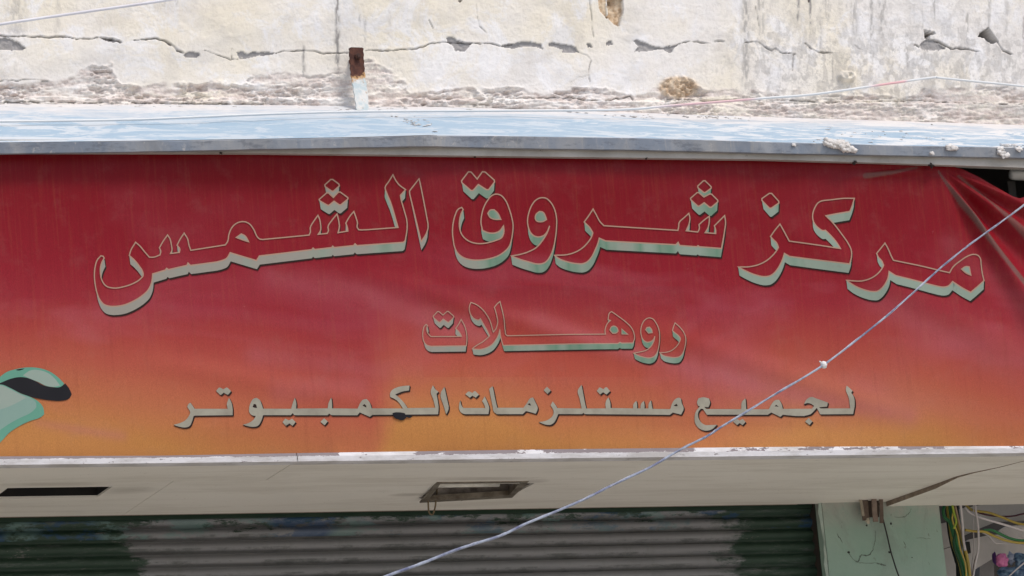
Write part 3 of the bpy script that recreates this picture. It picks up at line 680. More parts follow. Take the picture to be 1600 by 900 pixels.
VM = Mat('printed_vinyl', .42, .12); VM.col(vinyl(VM)); VM.rough(VM.ramp(VM.noise(5, 4), [(.35, .34), (.7, .52)])); VM.bump(VM.noise(14, 4, vec=VM.map((1, 1, .5))), .05, .004)
ban = thing('shop_banner', 'red to orange vinyl shop banner with cream Arabic lettering, loose at its top right corner', 'banner')
def build_banner():
    pxs = np.concatenate([np.linspace(-300, 1320, 190), np.linspace(1323, 1660, 170), np.linspace(1666, 1900, 40)])
    x = np.array([P(p, 480).x for p in pxs]); nz = 250
    vs = np.zeros((nz, len(pxs), 3))
    zb = P(800, 711).z
    ztop = np.array([P(p, interp(TOPE, p)).z for p in pxs])
    for i in range(len(pxs)):   # px at the top edge differs a little from px at mid height: solve by x
        pass
    tx = np.array([P(p, interp(TOPE, p)).x for p in np.linspace(-300, 1900, 800)]); tz = np.array([P(p, interp(TOPE, p)).z for p in np.linspace(-300, 1900, 800)])
    ztop = np.interp(x, tx, tz)
    for j in range(nz):
        t = j / (nz - 1); z = zb + (ztop - zb) * t
        vs[j, :, 0] = x; vs[j, :, 2] = z; vs[j, :, 1] = -disp(x, z)
    n = len(pxs); idx = np.arange(nz * n).reshape(nz, n)
    fc = np.stack([idx[:-1, :-1], idx[:-1, 1:], idx[1:, 1:], idx[1:, :-1]], -1).reshape(-1, 4)
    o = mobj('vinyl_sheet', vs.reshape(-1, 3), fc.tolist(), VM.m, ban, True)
    px, py = proj(vs[:, :, 0], 0 * vs[:, :, 0], vs[:, :, 2])
    sky_sheen = np.zeros(px.shape)
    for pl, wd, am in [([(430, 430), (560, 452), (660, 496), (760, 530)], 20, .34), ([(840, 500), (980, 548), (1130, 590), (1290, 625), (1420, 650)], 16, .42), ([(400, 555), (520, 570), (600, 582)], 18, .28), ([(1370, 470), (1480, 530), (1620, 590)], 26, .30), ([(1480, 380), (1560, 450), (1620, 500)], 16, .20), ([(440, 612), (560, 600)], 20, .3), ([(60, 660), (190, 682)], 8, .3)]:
        sky_sheen = np.maximum(sky_sheen, am * np.exp(-(line_dist(px, py, pl) / wd) ** 2))
    fsheen = np.zeros(px.shape)
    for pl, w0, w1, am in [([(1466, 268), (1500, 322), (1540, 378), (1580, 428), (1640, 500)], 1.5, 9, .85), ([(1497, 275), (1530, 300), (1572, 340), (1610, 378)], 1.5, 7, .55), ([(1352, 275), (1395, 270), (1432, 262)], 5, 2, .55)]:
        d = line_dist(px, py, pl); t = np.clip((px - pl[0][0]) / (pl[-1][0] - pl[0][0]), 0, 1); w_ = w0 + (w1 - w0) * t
        fsheen = np.maximum(fsheen, am * (1 - sm(.65, 1.15, d / w_)))
    for nm, a in (('sky_sheen', sky_sheen), ('fold_sheen', fsheen)):
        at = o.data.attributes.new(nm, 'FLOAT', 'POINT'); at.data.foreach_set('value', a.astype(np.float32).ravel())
build_banner()

# ------------------------------------------------------------------ lettering
def Zm(ox, oy, s, pts): return [(ox + a / s, oy + b / s) for a, b in pts]
R1 = lambda *p: Zm(130, 260, 3.6, p)
R2 = lambda *p: Zm(400, 250, 5.0, p)
R3 = lambda *p: Zm(680, 250, 4.7375, p)
R4 = lambda *p: Zm(850, 260, 5.0, p)
R5 = lambda *p: Zm(1130, 280, 5.0, p)
R6 = lambda *p: Zm(1300, 360, 6.154, p)
R7 = lambda *p: Zm(640, 460, 6.667, p)
R8 = lambda *p: Zm(860, 460, 6.667, p)
T1 = lambda *p: Zm(260, 590, 7.273, p)
T2 = lambda *p: Zm(460, 590, 7.273, p)
T3 = lambda *p: Zm(640, 590, 7.273, p)
T4 = lambda *p: Zm(820, 590, 6.154, p)
T5 = lambda *p: Zm(1060, 590, 5.333, p)
LG = lambda *p: Zm(0, 560, 5.625, p)
def smooth_poly(pts, n=4, corner=48):
    N = len(pts); out = []
    P_ = [Vector(p) for p in pts]
    def is_c(i):
        a = P_[i] - P_[i - 1]; b = P_[(i + 1) % N] - P_[i]
        if a.length < 1e-6 or b.length < 1e-6: return True
        g = math.degrees(a.angle(b)); q = max(a.length, b.length) / min(a.length, b.length)
        return g > corner or (q > 3.2 and g > 9)
    cs = [is_c(i) for i in range(N)]
    for i in range(N):
        p1, p2 = P_[i], P_[(i + 1) % N]; L = (p2 - p1).length
        def tan(j):
            if cs[j]: return None
            a, b = P_[j] - P_[j - 1], P_[(j + 1) % N] - P_[j]
            return (a.normalized() * b.length + b.normalized() * a.length).normalized()
        t1, t2 = tan(i), tan((i + 1) % N); d = (p2 - p1).normalized()
        if t1 is None and t2 is None: out.append(p1); continue
        t1 = (t1 or d) * L; t2 = (t2 or d) * L
        la = (p1 - P_[i - 1]).length; lb = (P_[(i + 2) % N] - p2).length
        t1 = t1 * min(1, 2.2 * la / L); t2 = t2 * min(1, 2.2 * lb / L)
        for k in range(n):
            t = k / n; h = t * t; q = h * t
            out.append(p1 * (2 * q - 3 * h + 1) + t1 * (q - 2 * h + t) + p2 * (-2 * q + 3 * h) + t2 * (q - h))
    res = []
    for i, p in enumerate(out):
        q = out[(i + 1) % len(out)]; k = max(1, int((q - p).length / 9))
        res += [p.lerp(q, j / k) for j in range(k)]
    return [(p.x, p.y) for p in res]
def area(p): return .5 * sum(p[i][0] * p[(i + 1) % len(p)][1] - p[(i + 1) % len(p)][0] * p[i][1] for i in range(len(p)))
def ribbon(pl, w):                            # mitred closed stroke -> quads
    N = len(pl); V = [Vector(p) for p in pl]; off = []
    V = [v for i, v in enumerate(V) if (v - V[i - 1]).length > 1e-4]; N = len(V)
    for i in range(N):
        a = (V[i] - V[i - 1]).normalized(); b = (V[(i + 1) % N] - V[i]).normalized()
        na, nb = Vector((-a.y, a.x)), Vector((-b.y, b.x)); m = na + nb
        if m.length < .3: m = nb * 1.0; sc_ = 1
        else:
            m.normalize(); sc_ = min(1.9, 1 / max(.35, m.dot(nb)))
        off.append(m * sc_ * w / 2)
    return [[V[i] + off[i], V[(i + 1) % N] + off[(i + 1) % N], V[(i + 1) % N] - off[(i + 1) % N], V[i] - off[i]] for i in range(N)]
def print_mesh(name, layers, mats, parent, lift):
    """layers: list of (material index or None to knock out, [polygons], mode); later layers lie on earlier ones; polygons in photo pixels"""
    verts = []; faces = []; owner = []
    for li, (mi, polys) in enumerate(layers):
        for p in polys:
            p = [(q[0], -q[1]) for q in p]; A = area(p)
            if abs(A) < .02: continue
            if A < 0: p = p[::-1]
            n = len(verts); verts += [Vector(q) for q in p]; faces.append(list(range(n, n + len(p)))); owner.append(li)
    xs = [v.x for v in verts]; ys = [v.y for v in verts]
    gx = np.arange(min(xs), max(xs), 11); gy = np.arange(min(ys), max(ys), 11)
    verts += [Vector((a + .37, b + .21)) for a in gx for b in gy]
    edges = [(f[k], f[(k + 1) % len(f)]) for f in faces for k in range(len(f))]
    pv = [np.array([verts[i] for i in f]) for f in faces]
    res = delaunay_2d_cdt(verts, edges, [], 0, 1e-4)
    ov, of = res[0], res[2]
    W = []
    for v in ov:
        q = P(v.x, -v.y, 0.); W.append([q.x, q.z])
    W = np.array(W); d = disp(W[:, 0], W[:, 1]) + lift
    V2 = np.array([(v.x, v.y) for v in ov]); T = np.array(of); cen = V2[T].mean(1)
    top = np.full(len(T), -1)
    for p, ow in zip(pv, owner):
        k = np.nonzero((cen[:, 0] >= p[:, 0].min()) & (cen[:, 0] <= p[:, 0].max()) & (cen[:, 1] >= p[:, 1].min()) & (cen[:, 1] <= p[:, 1].max()) & (top < ow))[0]
        if len(k): top[k[poly_mask(cen[k, 0], cen[k, 1], [tuple(q) for q in p])]] = ow
    keep = []; mi_ = []
    for f, o in zip(of, top):
        if o < 0 or layers[o][0] is None: continue
        keep.append(f); mi_.append(layers[o][0])
    used = sorted({i for f in keep for i in f}); re = {i: k for k, i in enumerate(used)}
    vs = [(W[i, 0], -d[i], W[i, 1]) for i in used]
    return mobj(name, vs, [[re[i] for i in f] for f in keep], mats, parent, True, mi_)
def ink(name, fn, rough=.6):
    m = Mat(name, rough, .08); m.col(fn(m)); return m.m
def side_col(m):
    x, y, z = m.xyz()
    t = m.math('ADD', m.math('MULTIPLY', x, .22), .46)
    n = m.noise(7, 2, .5, vec=m.map((1, .01, .15)))
    f = m.math('ADD', n, m.math('MULTIPLY', m.math('SUBTRACT', t, .45), .8))
    c = m.ramp(f, [(.36, lin(160, 156, 146, .80)), (.48, lin(150, 162, 148, .80)), (.60, lin(114, 148, 126, .78)), (.72, lin(150, 166, 152, .80))])
    return m.mix(m.ramp(m.noise(30, 4, .7), [(.55, 0.), (.75, .25)]), c, (.2, .17, .15, 1))
INK_SIDE = ink('letter_side_ink', side_col)
INK_LINE = ink('letter_outline_ink', lambda m: m.mix(m.noise(20, 3), lin(205, 160, 140, .68), lin(190, 155, 135, .68)))
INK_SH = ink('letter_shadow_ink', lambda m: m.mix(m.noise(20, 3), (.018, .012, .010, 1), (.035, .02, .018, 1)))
INK_FILL = ink('letter_cream_ink', lambda m: m.mix(m.ramp(m.noise(12, 5, .65), [(.4, 0.), (.7, 1.)]), lin(178, 174, 158, .76), lin(158, 152, 138, .76)))
def outlined(name, comps, dep=13.5, lw=2.0, label=None, sh=(1.8, 2.5)):
    """comps: list of (outer, [holes])"""
    shadow = []; side = []; face = []; hole = []; hside = []; line = []
    for outer, holes in comps:
        o = smooth_poly(outer); xs = [p[0] for p in o]; cx, hw = (min(xs) + max(xs)) / 2, (max(xs) - min(xs)) / 2
        bk = lambda p: (p[0] + .6 - 1.6 * (p[0] - cx) / hw, p[1] + dep)
        B = [bk(p) for p in o]; n = len(o)
        sw = [B] + [[o[i], o[(i + 1) % n], B[(i + 1) % n], B[i]] for i in range(n)]
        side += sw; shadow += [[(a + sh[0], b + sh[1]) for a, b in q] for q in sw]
        face.append(o); line += ribbon(o, lw)
        for h in holes:
            H = smooth_poly(h); hole.append(H); line += ribbon(H, lw * .9)
    return print_mesh(name, [(2, shadow), (1, side), (None, face), (1, hole), (0, line)], [INK_LINE, INK_SIDE, INK_SH], ban, .0022)
def filled(name, comps, sh=(2.0, 2.2)):
    shadow = []; face = []; hole = []; knock = []
    for outer, holes in comps:
        o = smooth_poly(outer); B = [(a + sh[0], b + sh[1]) for a, b in o]; n = len(o)
        shadow += [B] + [[o[i], o[(i + 1) % n], B[(i + 1) % n], B[i]] for i in range(n)]; face.append(o)
        for h in holes:
            H = smooth_poly(h); hole.append(H); knock.append([(a + sh[0] * .8, b + sh[1] * .9) for a, b in H])
    return print_mesh(name, [(1, shadow), (0, face), (1, hole)] , [INK_FILL, INK_SH], ban, .0022)

# -- first line
w_shams = (R1((100, 503), (80, 525), (68, 560), (63, 610), (68, 665), (78, 710), (95, 750), (118, 775), (150, 785), (190, 785), (230, 778), (280, 758), (330, 728), (370, 690), (388, 650), (394, 602), (466, 580), (473, 570), (484, 577), (588, 553), (594, 540), (608, 553), (690, 542), (780, 527), (812, 513), (832, 481), (980, 526), (996, 500))
           + R2((440, 697), (450, 685), (464, 696), (594, 682), (603, 671), (614, 682), (764, 668), (775, 654), (790, 668), (1148, 645), (1163, 632), (1178, 540), (1178, 488), (1155, 390), (1132, 305), (1128, 276), (1168, 232), (1115, 190), (1088, 152), (1070, 115), (1038, 168), (1010, 215), (1022, 255), (1050, 325), (1108, 528), (830, 545), (805, 543), (793, 525), (795, 490), (785, 450), (768, 400), (740, 432), (705, 490), (718, 530), (720, 553), (645, 565), (655, 520), (650, 470), (638, 418), (600, 465), (567, 520), (570, 550), (560, 570), (490, 577), (508, 550), (510, 500), (500, 450), (490, 428), (460, 470), (430, 525), (430, 560), (420, 582), (60, 615), (35, 610))
           + R1((985, 392), (965, 350), (940, 318), (910, 306), (880, 310), (847, 333), (826, 375), (817, 420), (805, 437), (610, 468), (600, 440), (592, 405), (572, 372), (550, 405), (532, 440), (548, 462), (545, 480), (495, 487), (503, 470), (500, 440), (492, 405), (478, 383), (455, 415), (432, 455), (440, 475), (435, 495), (400, 508), (375, 508), (350, 480), (320, 445), (297, 425), (270, 470), (261, 500), (285, 520), (316, 556), (338, 592), (340, 610), (325, 630), (280, 658), (230, 675), (170, 683), (130, 672), (106, 640), (97, 600), (97, 570), (105, 540), (118, 515), (112, 505)))
alif = R2((1272, 148), (1280, 180), (1340, 500), (1340, 535), (1325, 580), (1287, 640), (1240, 440), (1200, 270), (1198, 243))
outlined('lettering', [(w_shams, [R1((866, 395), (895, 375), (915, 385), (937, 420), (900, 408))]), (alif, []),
                       (R2((588, 149), (603, 149), (652, 184), (656, 198), (612, 238), (600, 240), (546, 204), (543, 190)), []),
                       (R2((500, 303), (558, 252), (572, 252), (610, 288), (650, 246), (664, 247), (722, 290), (722, 302), (668, 346), (655, 346), (615, 318), (575, 350), (562, 348), (502, 312)), [])])
w_shr = R4((80, 695), (180, 690), (245, 670), (300, 637), (345, 590), (368, 555), (379, 520), (350, 475), (325, 452), (310, 437), (345, 388), (378, 337), (402, 378), (435, 435), (465, 465), (1045, 500), (1050, 480), (1055, 440), (1095, 400), (1130, 368), (1138, 400), (1135, 440), (1110, 503), (1200, 513), (1212, 490), (1210, 455), (1250, 420), (1290, 390), (1290, 430), (1280, 480), (1258, 518), (1340, 525), (1340, 500), (1330, 465), (1365, 430), (1410, 385), (1417, 440), (1410, 500), (1385, 642), (1212, 628), (1203, 620), (1192, 628), (1060, 618), (1047, 594), (1030, 612), (480, 583), (430, 562), (420, 600), (400, 650), (370, 710), (333, 748), (300, 760), (260, 760), (180, 745), (110, 718))
w_waw = R3((558, 712), (620, 702), (690, 680), (745, 650), (790, 600), (818, 555), (833, 520), (842, 490), (822, 538), (798, 562), (765, 572), (735, 568), (705, 545), (685, 505), (677, 450), (685, 400), (705, 345), (740, 300), (775, 285), (810, 288), (845, 315), (875, 365), (892, 430), (893, 510), (885, 590), (870, 660), (845, 720), (815, 757), (790, 768), (750, 770), (690, 755), (620, 735))
w_qaf = R3((500, 490), (502, 545), (488, 577), (440, 600), (400, 612), (340, 622), (285, 618), (235, 598), (195, 560), (176, 510), (174, 460), (185, 405), (201, 370), (190, 355), (165, 368), (145, 405), (130, 460), (123, 530), (128, 590), (140, 650), (165, 695), (205, 725), (270, 742), (340, 742), (400, 732), (460, 712), (510, 680), (545, 640), (558, 600), (568, 540), (570, 480), (560, 430), (540, 365), (510, 300), (480, 268), (440, 258), (410, 270), (380, 305), (355, 350), (338, 410), (333, 470), (345, 525), (380, 540), (430, 545), (470, 530))
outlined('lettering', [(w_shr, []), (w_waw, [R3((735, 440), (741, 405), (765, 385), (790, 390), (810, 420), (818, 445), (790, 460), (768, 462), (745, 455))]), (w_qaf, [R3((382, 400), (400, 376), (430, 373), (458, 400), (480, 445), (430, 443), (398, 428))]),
                       (R4((1243, 114), (1257, 114), (1304, 160), (1304, 172), (1258, 205), (1246, 205), (1200, 168), (1199, 155)), []),
                       (R4((1143, 250), (1194, 206), (1206, 206), (1248, 240), (1294, 216), (1308, 218), (1356, 266), (1356, 278), (1306, 320), (1293, 320), (1250, 285), (1211, 312), (1199, 310), (1145, 262)), []),
                       (R3((242, 90), (262, 92), (305, 145), (345, 90), (365, 92), (430, 153), (432, 168), (388, 225), (372, 225), (313, 186), (273, 230), (258, 230), (192, 172), (190, 158)), [])])
w_kz = R5((115, 686), (200, 685), (270, 670), (340, 635), (390, 590), (415, 558), (428, 535), (412, 498), (388, 475), (366, 450), (400, 400), (437, 355), (465, 405), (495, 460), (510, 487), (908, 547), (880, 500), (840, 450), (793, 403), (772, 405), (745, 390), (715, 360), (699, 330), (694, 290), (712, 225), (738, 186), (850, 162), (940, 152), (1020, 152), (1005, 205), (985, 255), (880, 272), (798, 288), (850, 340), (920, 430), (975, 512), (993, 555), (992, 620), (978, 667), (515, 605), (475, 582), (460, 630), (430, 690), (400, 730), (365, 755), (320, 762), (250, 748), (180, 720))
w_mr = R6((135, 480), (200, 487), (270, 490), (340, 475), (400, 445), (450, 400), (482, 355), (490, 338), (470, 292), (445, 265), (424, 225), (465, 175), (505, 125), (532, 172), (565, 250), (585, 290), (1120, 412), (1150, 360), (1220, 300), (1290, 255), (1350, 238), (1395, 250), (1415, 280), (1420, 330), (1430, 420), (1445, 492), (1380, 550), (1315, 605), (1260, 575), (1148, 498), (1108, 540), (1060, 550), (1000, 542), (600, 440), (540, 400), (528, 460), (500, 520), (470, 560), (430, 588), (390, 590), (300, 570), (200, 525))
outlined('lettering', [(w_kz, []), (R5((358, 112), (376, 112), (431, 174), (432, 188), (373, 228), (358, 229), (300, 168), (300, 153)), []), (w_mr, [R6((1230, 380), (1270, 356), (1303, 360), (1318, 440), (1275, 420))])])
# -- second line
w_ta = R7((170, 314), (150, 335), (137, 380), (135, 440), (150, 500), (180, 530), (220, 541), (590, 535), (597, 470), (590, 390), (573, 330), (535, 262), (510, 310), (478, 355), (510, 385), (530, 415), (540, 438), (220, 440), (187, 405), (175, 360), (183, 325))
w_hla = (R7((632, 88), (615, 130), (618, 180), (640, 225), (680, 260), (715, 270), (735, 255), (775, 320), (805, 370), (835, 432), (815, 450), (760, 495), (700, 530), (652, 566), (730, 572), (800, 555), (860, 520), (900, 470), (928, 415), (940, 365), (946, 420), (962, 490), (975, 530))
         + R8((0, 520), (700, 512), (725, 498), (742, 507), (858, 505), (875, 470), (870, 400), (840, 340), (790, 290), (700, 220), (640, 178), (620, 190), (605, 240), (603, 262), (628, 270), (600, 295), (580, 335), (570, 380), (575, 413))
         + R7((1020, 430), (1005, 420), (995, 380), (980, 270), (960, 170), (940, 75), (910, 100), (878, 138), (890, 180), (905, 240), (915, 290), (908, 330), (895, 365), (872, 392), (860, 350), (840, 290), (800, 220), (740, 150), (690, 112)))
w_w2 = R8((865, 612), (930, 600), (1000, 580), (1050, 540), (1078, 485), (1088, 435), (1068, 475), (1038, 493), (1000, 495), (968, 472), (945, 420), (942, 360), (955, 310), (985, 265), (1025, 245), (1065, 255), (1100, 300), (1130, 380), (1136, 450), (1130, 540), (1110, 610), (1080, 645), (1040, 660), (980, 655), (900, 630))
w_r2 = R8((1140, 605), (1200, 603), (1260, 585), (1310, 545), (1342, 495), (1350, 465), (1330, 432), (1290, 400), (1268, 380), (1280, 340), (1298, 297), (1340, 335), (1385, 395), (1405, 460), (1400, 540), (1380, 610), (1350, 645), (1310, 655), (1240, 650), (1170, 630))
outlined('lettering', [(w_ta, []), (R7((288, 181), (302, 181), (345, 217), (386, 180), (400, 180), (456, 228), (456, 242), (407, 290), (394, 290), (348, 258), (315, 290), (301, 290), (244, 242), (244, 228)), []), (w_hla, [R8((620, 370), (640, 335), (665, 328), (695, 345), (708, 380), (690, 400), (650, 405)), R8((745, 360), (810, 415), (745, 412))]),
                       (w_w2, [R8((990, 370), (1003, 345), (1030, 341), (1052, 365), (1060, 400), (1020, 405))]), (w_r2, [])], 9.0, 1.6, sh=(1.6, 2.0))
# -- third line
w_tr = T1((75, 540), (150, 520), (210, 488), (252, 435), (265, 395), (250, 365), (232, 335), (245, 305), (268, 288), (290, 320), (315, 358), (690, 360), (680, 310), (690, 270), (705, 235), (727, 275), (745, 360), (745, 432), (320, 436), (302, 442), (285, 500), (252, 558), (215, 570), (140, 562))
w_kbyw = (T1((860, 540), (930, 520), (985, 480), (1008, 442), (960, 430), (935, 400), (933, 350), (950, 290), (980, 247), (1015, 235), (1050, 257), (1075, 310), (1090, 358), (1410, 360), (1425, 300), (1450, 235), (1468, 300), (1465, 357))
          + T2((370, 355), (380, 290), (408, 235), (418, 300), (420, 355), (710, 358), (735, 300), (770, 257), (812, 250), (840, 280), (870, 355), (1228, 355), (1205, 320), (1170, 275), (1120, 240), (1083, 225), (1080, 190), (1100, 150), (1160, 115), (1230, 98), (1305, 92), (1298, 148), (1220, 162), (1140, 195), (1190, 235), (1240, 290), (1280, 350))
          + T3((288, 345), (265, 250), (237, 160), (262, 88), (285, 130), (325, 163), (302, 186), (315, 260), (325, 340), (318, 420))
          + T2((878, 428), (850, 450), (735, 400), (708, 432), (415, 432), (387, 413), (370, 432)) + T1((1445, 432), (1427, 408), (1405, 432), (1090, 432), (1072, 490), (1030, 553), (980, 565), (910, 555)))
filled('lettering', [(w_tr, []), (w_kbyw, [T1((972, 340), (985, 303), (1012, 310), (1022, 350), (995, 348)), T2((764, 325), (785, 306), (808, 325), (808, 347), (785, 335))]),
                     (T1((590, 118), (602, 118), (640, 137), (675, 118), (686, 119), (724, 155), (724, 165), (695, 198), (682, 198), (645, 175), (615, 200), (603, 198), (562, 160), (562, 150)), []),
                     (T2((330, 466), (372, 503), (335, 545), (288, 507)), []), (T1((1342, 471), (1385, 492), (1420, 471), (1460, 510), (1425, 553), (1390, 525), (1350, 553), (1312, 512)), []),
                     (T3((392, 108), (404, 160), (440, 330), (436, 370), (410, 420), (385, 330), (352, 172)), [])])
w_ta3 = T3((572, 260), (558, 320), (562, 370), (585, 403), (620, 418), (890, 418), (900, 350), (880, 280), (850, 215), (820, 270), (845, 310), (855, 348), (605, 347), (582, 312))
w_ma = T3((940, 98), (902, 130), (915, 200), (940, 330), (955, 395), (985, 418), (1280, 418), (1318, 382), (1430, 412), (1452, 350), (1425, 280), (1400, 227), (1370, 235), (1330, 290), (1290, 345), (992, 345), (970, 250), (952, 150))
w_mstlz = T4((130, 430), (190, 420), (240, 395), (270, 358), (273, 320), (245, 268), (265, 230), (290, 262), (310, 295), (545, 298), (525, 200), (508, 125), (545, 70), (560, 150), (580, 260), (590, 298), (780, 296), (775, 255), (785, 215), (805, 190), (822, 240), (825, 292), (1043, 295), (1048, 250), (1075, 222), (1082, 260), (1082, 295), (1115, 295), (1120, 252), (1147, 222), (1154, 260), (1154, 295), (1193, 295), (1194, 252), (1217, 215), (1224, 260), (1232, 298), (1405, 300), (1420, 250), (1455, 202), (1490, 190), (1508, 200), (1515, 240), (1535, 290), (1510, 352), (1430, 332), (1400, 355), (575, 352), (562, 340), (548, 352), (318, 352), (303, 388), (280, 430), (245, 455), (200, 455))
filled('lettering', [(w_ta3, []), (T3((664, 160), (676, 160), (710, 176), (735, 156), (746, 157), (785, 195), (748, 230), (710, 206), (682, 230), (630, 190)), []), (w_ma, [T3((1338, 302), (1362, 293), (1378, 320), (1350, 314))]),
                     (w_mstlz, [T4((1438, 267), (1465, 248), (1478, 270), (1455, 272))]), (T4((212, 88), (248, 125), (215, 158), (180, 122)), []), (T4((716, 95), (727, 97), (755, 112), (780, 93), (792, 95), (820, 130), (785, 163), (752, 140), (724, 163), (692, 128)), [])])
w_jm = T5((330, 388), (280, 390), (232, 390), (195, 365), (172, 320), (175, 280), (195, 255), (212, 256), (245, 304), (755, 304), (785, 285), (860, 322), (880, 304), (1108, 302), (1162, 248), (1190, 302), (1460, 302), (1470, 210), (1457, 152), (1440, 127), (1452, 110), (1430, 88), (1405, 65), (1396, 92), (1420, 170), (1435, 255), (1192, 253), (1180, 243), (1245, 238), (1252, 205), (1160, 172), (1110, 158), (1075, 180), (1055, 218), (1080, 208), (1110, 212), (1140, 232), (1120, 255), (880, 255), (870, 215), (850, 180), (820, 182), (787, 215), (765, 258), (575, 258), (573, 215), (568, 168), (540, 195), (535, 250), (528, 258), (240, 257), (222, 240), (258, 242), (272, 205), (262, 170), (215, 160), (175, 168), (162, 200), (170, 230), (186, 236), (155, 275), (142, 330), (155, 390), (190, 425), (240, 438), (290, 425))
filled('lettering', [(w_jm, [T5((812, 235), (825, 220), (848, 240), (830, 236))]), (T5((1095, 332), (1125, 362), (1100, 390), (1065, 362)), []), (T5((498, 338), (520, 353), (546, 338), (570, 364), (545, 390), (520, 373), (500, 390), (466, 362)), [])])
# -- the printed swoosh at the left
teal = ink('teal_ink', lambda m: m.mix(m.noise(6, 3), lin(110, 165, 145, .9), lin(95, 150, 130, .9)))
pale = ink('pale_ink', lambda m: m.mix(m.noise(6, 3), lin(160, 168, 160, .9), lin(140, 165, 152, .9)))
blck = ink('black_ink', lambda m: m.mix(m.noise(9, 3), (.012, .012, .015, 1), (.022, .022, .026, 1)))
blue = ink('grey_teal_ink', lambda m: m.mix(m.noise(6, 3), lin(128, 160, 150, .9), lin(140, 165, 155, .9)))
sw_a = smooth_poly(LG((-80, 240), (-30, 190), (60, 120), (130, 98), (240, 80), (340, 85), (430, 112), (510, 165), (565, 220), (540, 248), (470, 252), (400, 240), (340, 210), (290, 190), (230, 170), (180, 165), (100, 178), (0, 220), (-80, 252)))
sw_b = smooth_poly(LG((200, 150), (270, 105), (340, 103), (420, 128), (480, 175), (528, 238), (470, 250), (400, 238), (330, 205), (270, 182)))
sw_c = smooth_poly(LG((-80, 250), (0, 218), (100, 178), (180, 165), (240, 172), (310, 200), (380, 238), (450, 252), (530, 250), (575, 220), (610, 265), (632, 315), (610, 350), (540, 372), (460, 370), (380, 360), (280, 340), (180, 305), (90, 262), (0, 230)))
sw_d = smooth_poly(LG((-80, 235), (0, 228), (90, 262), (180, 308), (270, 340), (340, 380), (380, 430), (390, 490), (360, 515), (250, 555), (160, 600), (80, 655), (20, 720), (-80, 820)))
sw_e = smooth_poly(LG((-80, 250), (0, 235), (90, 268), (180, 312), (265, 346), (315, 385), (320, 430), (280, 470), (170, 525), (80, 575), (-80, 690)))
sw_g = smooth_poly(LG((-80, 255), (0, 240), (90, 275), (180, 318), (230, 345), (150, 390), (60, 430), (-80, 470)))
sw_k = smooth_poly(LG((135, 103), (160, 96), (215, 90), (195, 101), (150, 108)))
print_mesh('printed_logo', [(0, [sw_a]), (1, [sw_b]), (0, [sw_d]), (3, [sw_e]), (1, [sw_g]), (2, [sw_c]), (2, [sw_k])], [teal, pale, blck, blue], ban, .0022)
# -- a scorched tear in the print, and ties along the top edge
tear = T2((1105, 410), (1130, 402), (1200, 402), (1245, 410), (1255, 430), (1300, 432), (1335, 448), (1310, 462), (1262, 455), (1245, 478), (1215, 490), (1170, 478), (1125, 458))
print_mesh('tear', [(0, [smooth_poly(tear)])], [blck], ban, .0045)
tie = worn('dark_tie', (.03, .022, .02, 1), bump=.05)
for a, c, s in [(1335, 254.5, 1.), (1455, 259, 1.2), (742, 246, .5), (345, 240, .5), (1010, 248, .5)]:
    q = P(a, c, -.036); mb = MB()
    for k in range(4):
        rr = random.Random(int(a) + k); u = Vector((rr.uniform(-.016, .016), 0, rr.uniform(-.010, .008))) * s
        mb.tube(spline([q - u, q + Vector((0, -.006, .002)), q + u], 4), .0028 * s, 5)
    mb.build('tie', tie, ban)

# ================================================================== SMALL THINGS ON THE WALL
def strap():
    t = thing('steel_strap', 'rusty flat steel strap bolted to the plaster, its lower half flaked white', 'bracket')
    pts = [(557, 74, .07), (558, 95, .075), (560, 118, .085), (564, 145, .11), (567, 172, .14)]
    wd = [.030, .030, .030, .029, .026]; vs = []
    cs = spline([P(a, c, YW - d) for a, c, d in pts], 8); n = len(cs)
    ws = np.interp(np.linspace(0, 1, n), np.linspace(0, 1, 5), wd)
    for i, (c, w_) in enumerate(zip(cs, ws)):
        j = .0015 * math.sin(i * 1.7); w0 = w_ + j
        if i == 0: w0 *= .80
        vs += [c + Vector((-w0, 0, 0)), c + Vector((w0, 0, 0)), c + Vector((w0, .010, 0)), c + Vector((-w0, .010, 0))]
    fs = [(0, 1, 2, 3), tuple(4 * (n - 1) + k for k in (3, 2, 1, 0))]
    for i in range(n - 1):
        for k in range(4): fs.append((4 * i + k, 4 * (i + 1) + k, 4 * (i + 1) + (k + 1) % 4, 4 * i + (k + 1) % 4))
    m = Mat('rust_and_paint', .8, .25)
    z = m.xyz()[2]; ztop, zbot = P(558, 110, YW - .08).z, 0
    f = m.math('ADD', m.math('MULTIPLY', m.math('SUBTRACT', ztop, z), 16.), m.math('MULTIPLY', m.math('SUBTRACT', m.noise(28, 5, .7), .5), 2.2))
    rust = m.mix(m.ramp(m.noise(40, 5, .7), [(.4, 0.), (.65, 1.)]), (.05, .020, .016, 1), (.13, .052, .034, 1))
    wh = m.mix(m.ramp(m.noise(22, 5, .7), [(.42, 0.), (.6, 1.)]), (.70, .69, .66, 1), (.50, .58, .60, 1))
    wh = m.mix(m.ramp(m.noise(30, 6, .7, vec=m.map((1, 1, 1), (3, 3, 3))), [(.60, 0.), (.66, .7)]), wh, (.42, .25, .12, 1))
    c = m.mix(m.ramp(f, [(.30, 0.), (.50, 1.)]), rust, m.mix(m.ramp(f, [(.55, 0.), (.9, 1.)]), (.50, .30, .14, 1), wh))
    m.col(c); m.bump(m.noise(50, 5), .5, .004)
    mobj('bar', vs, fs, m.m, t)
    q = P(559, 88, YW - .077); mb = MB(); mb.tube([q + Vector((0, -.010, 0)), q + Vector((0, .08, 0))], .013, 6); mb.tube([q + Vector((0, -.016, 0)), q + Vector((0, -.009, 0))], .008, 8)
    mb.build('bolt', worn('rust', (.09, .04, .028, 1), (.05, .025, .02, 1), 40), t)
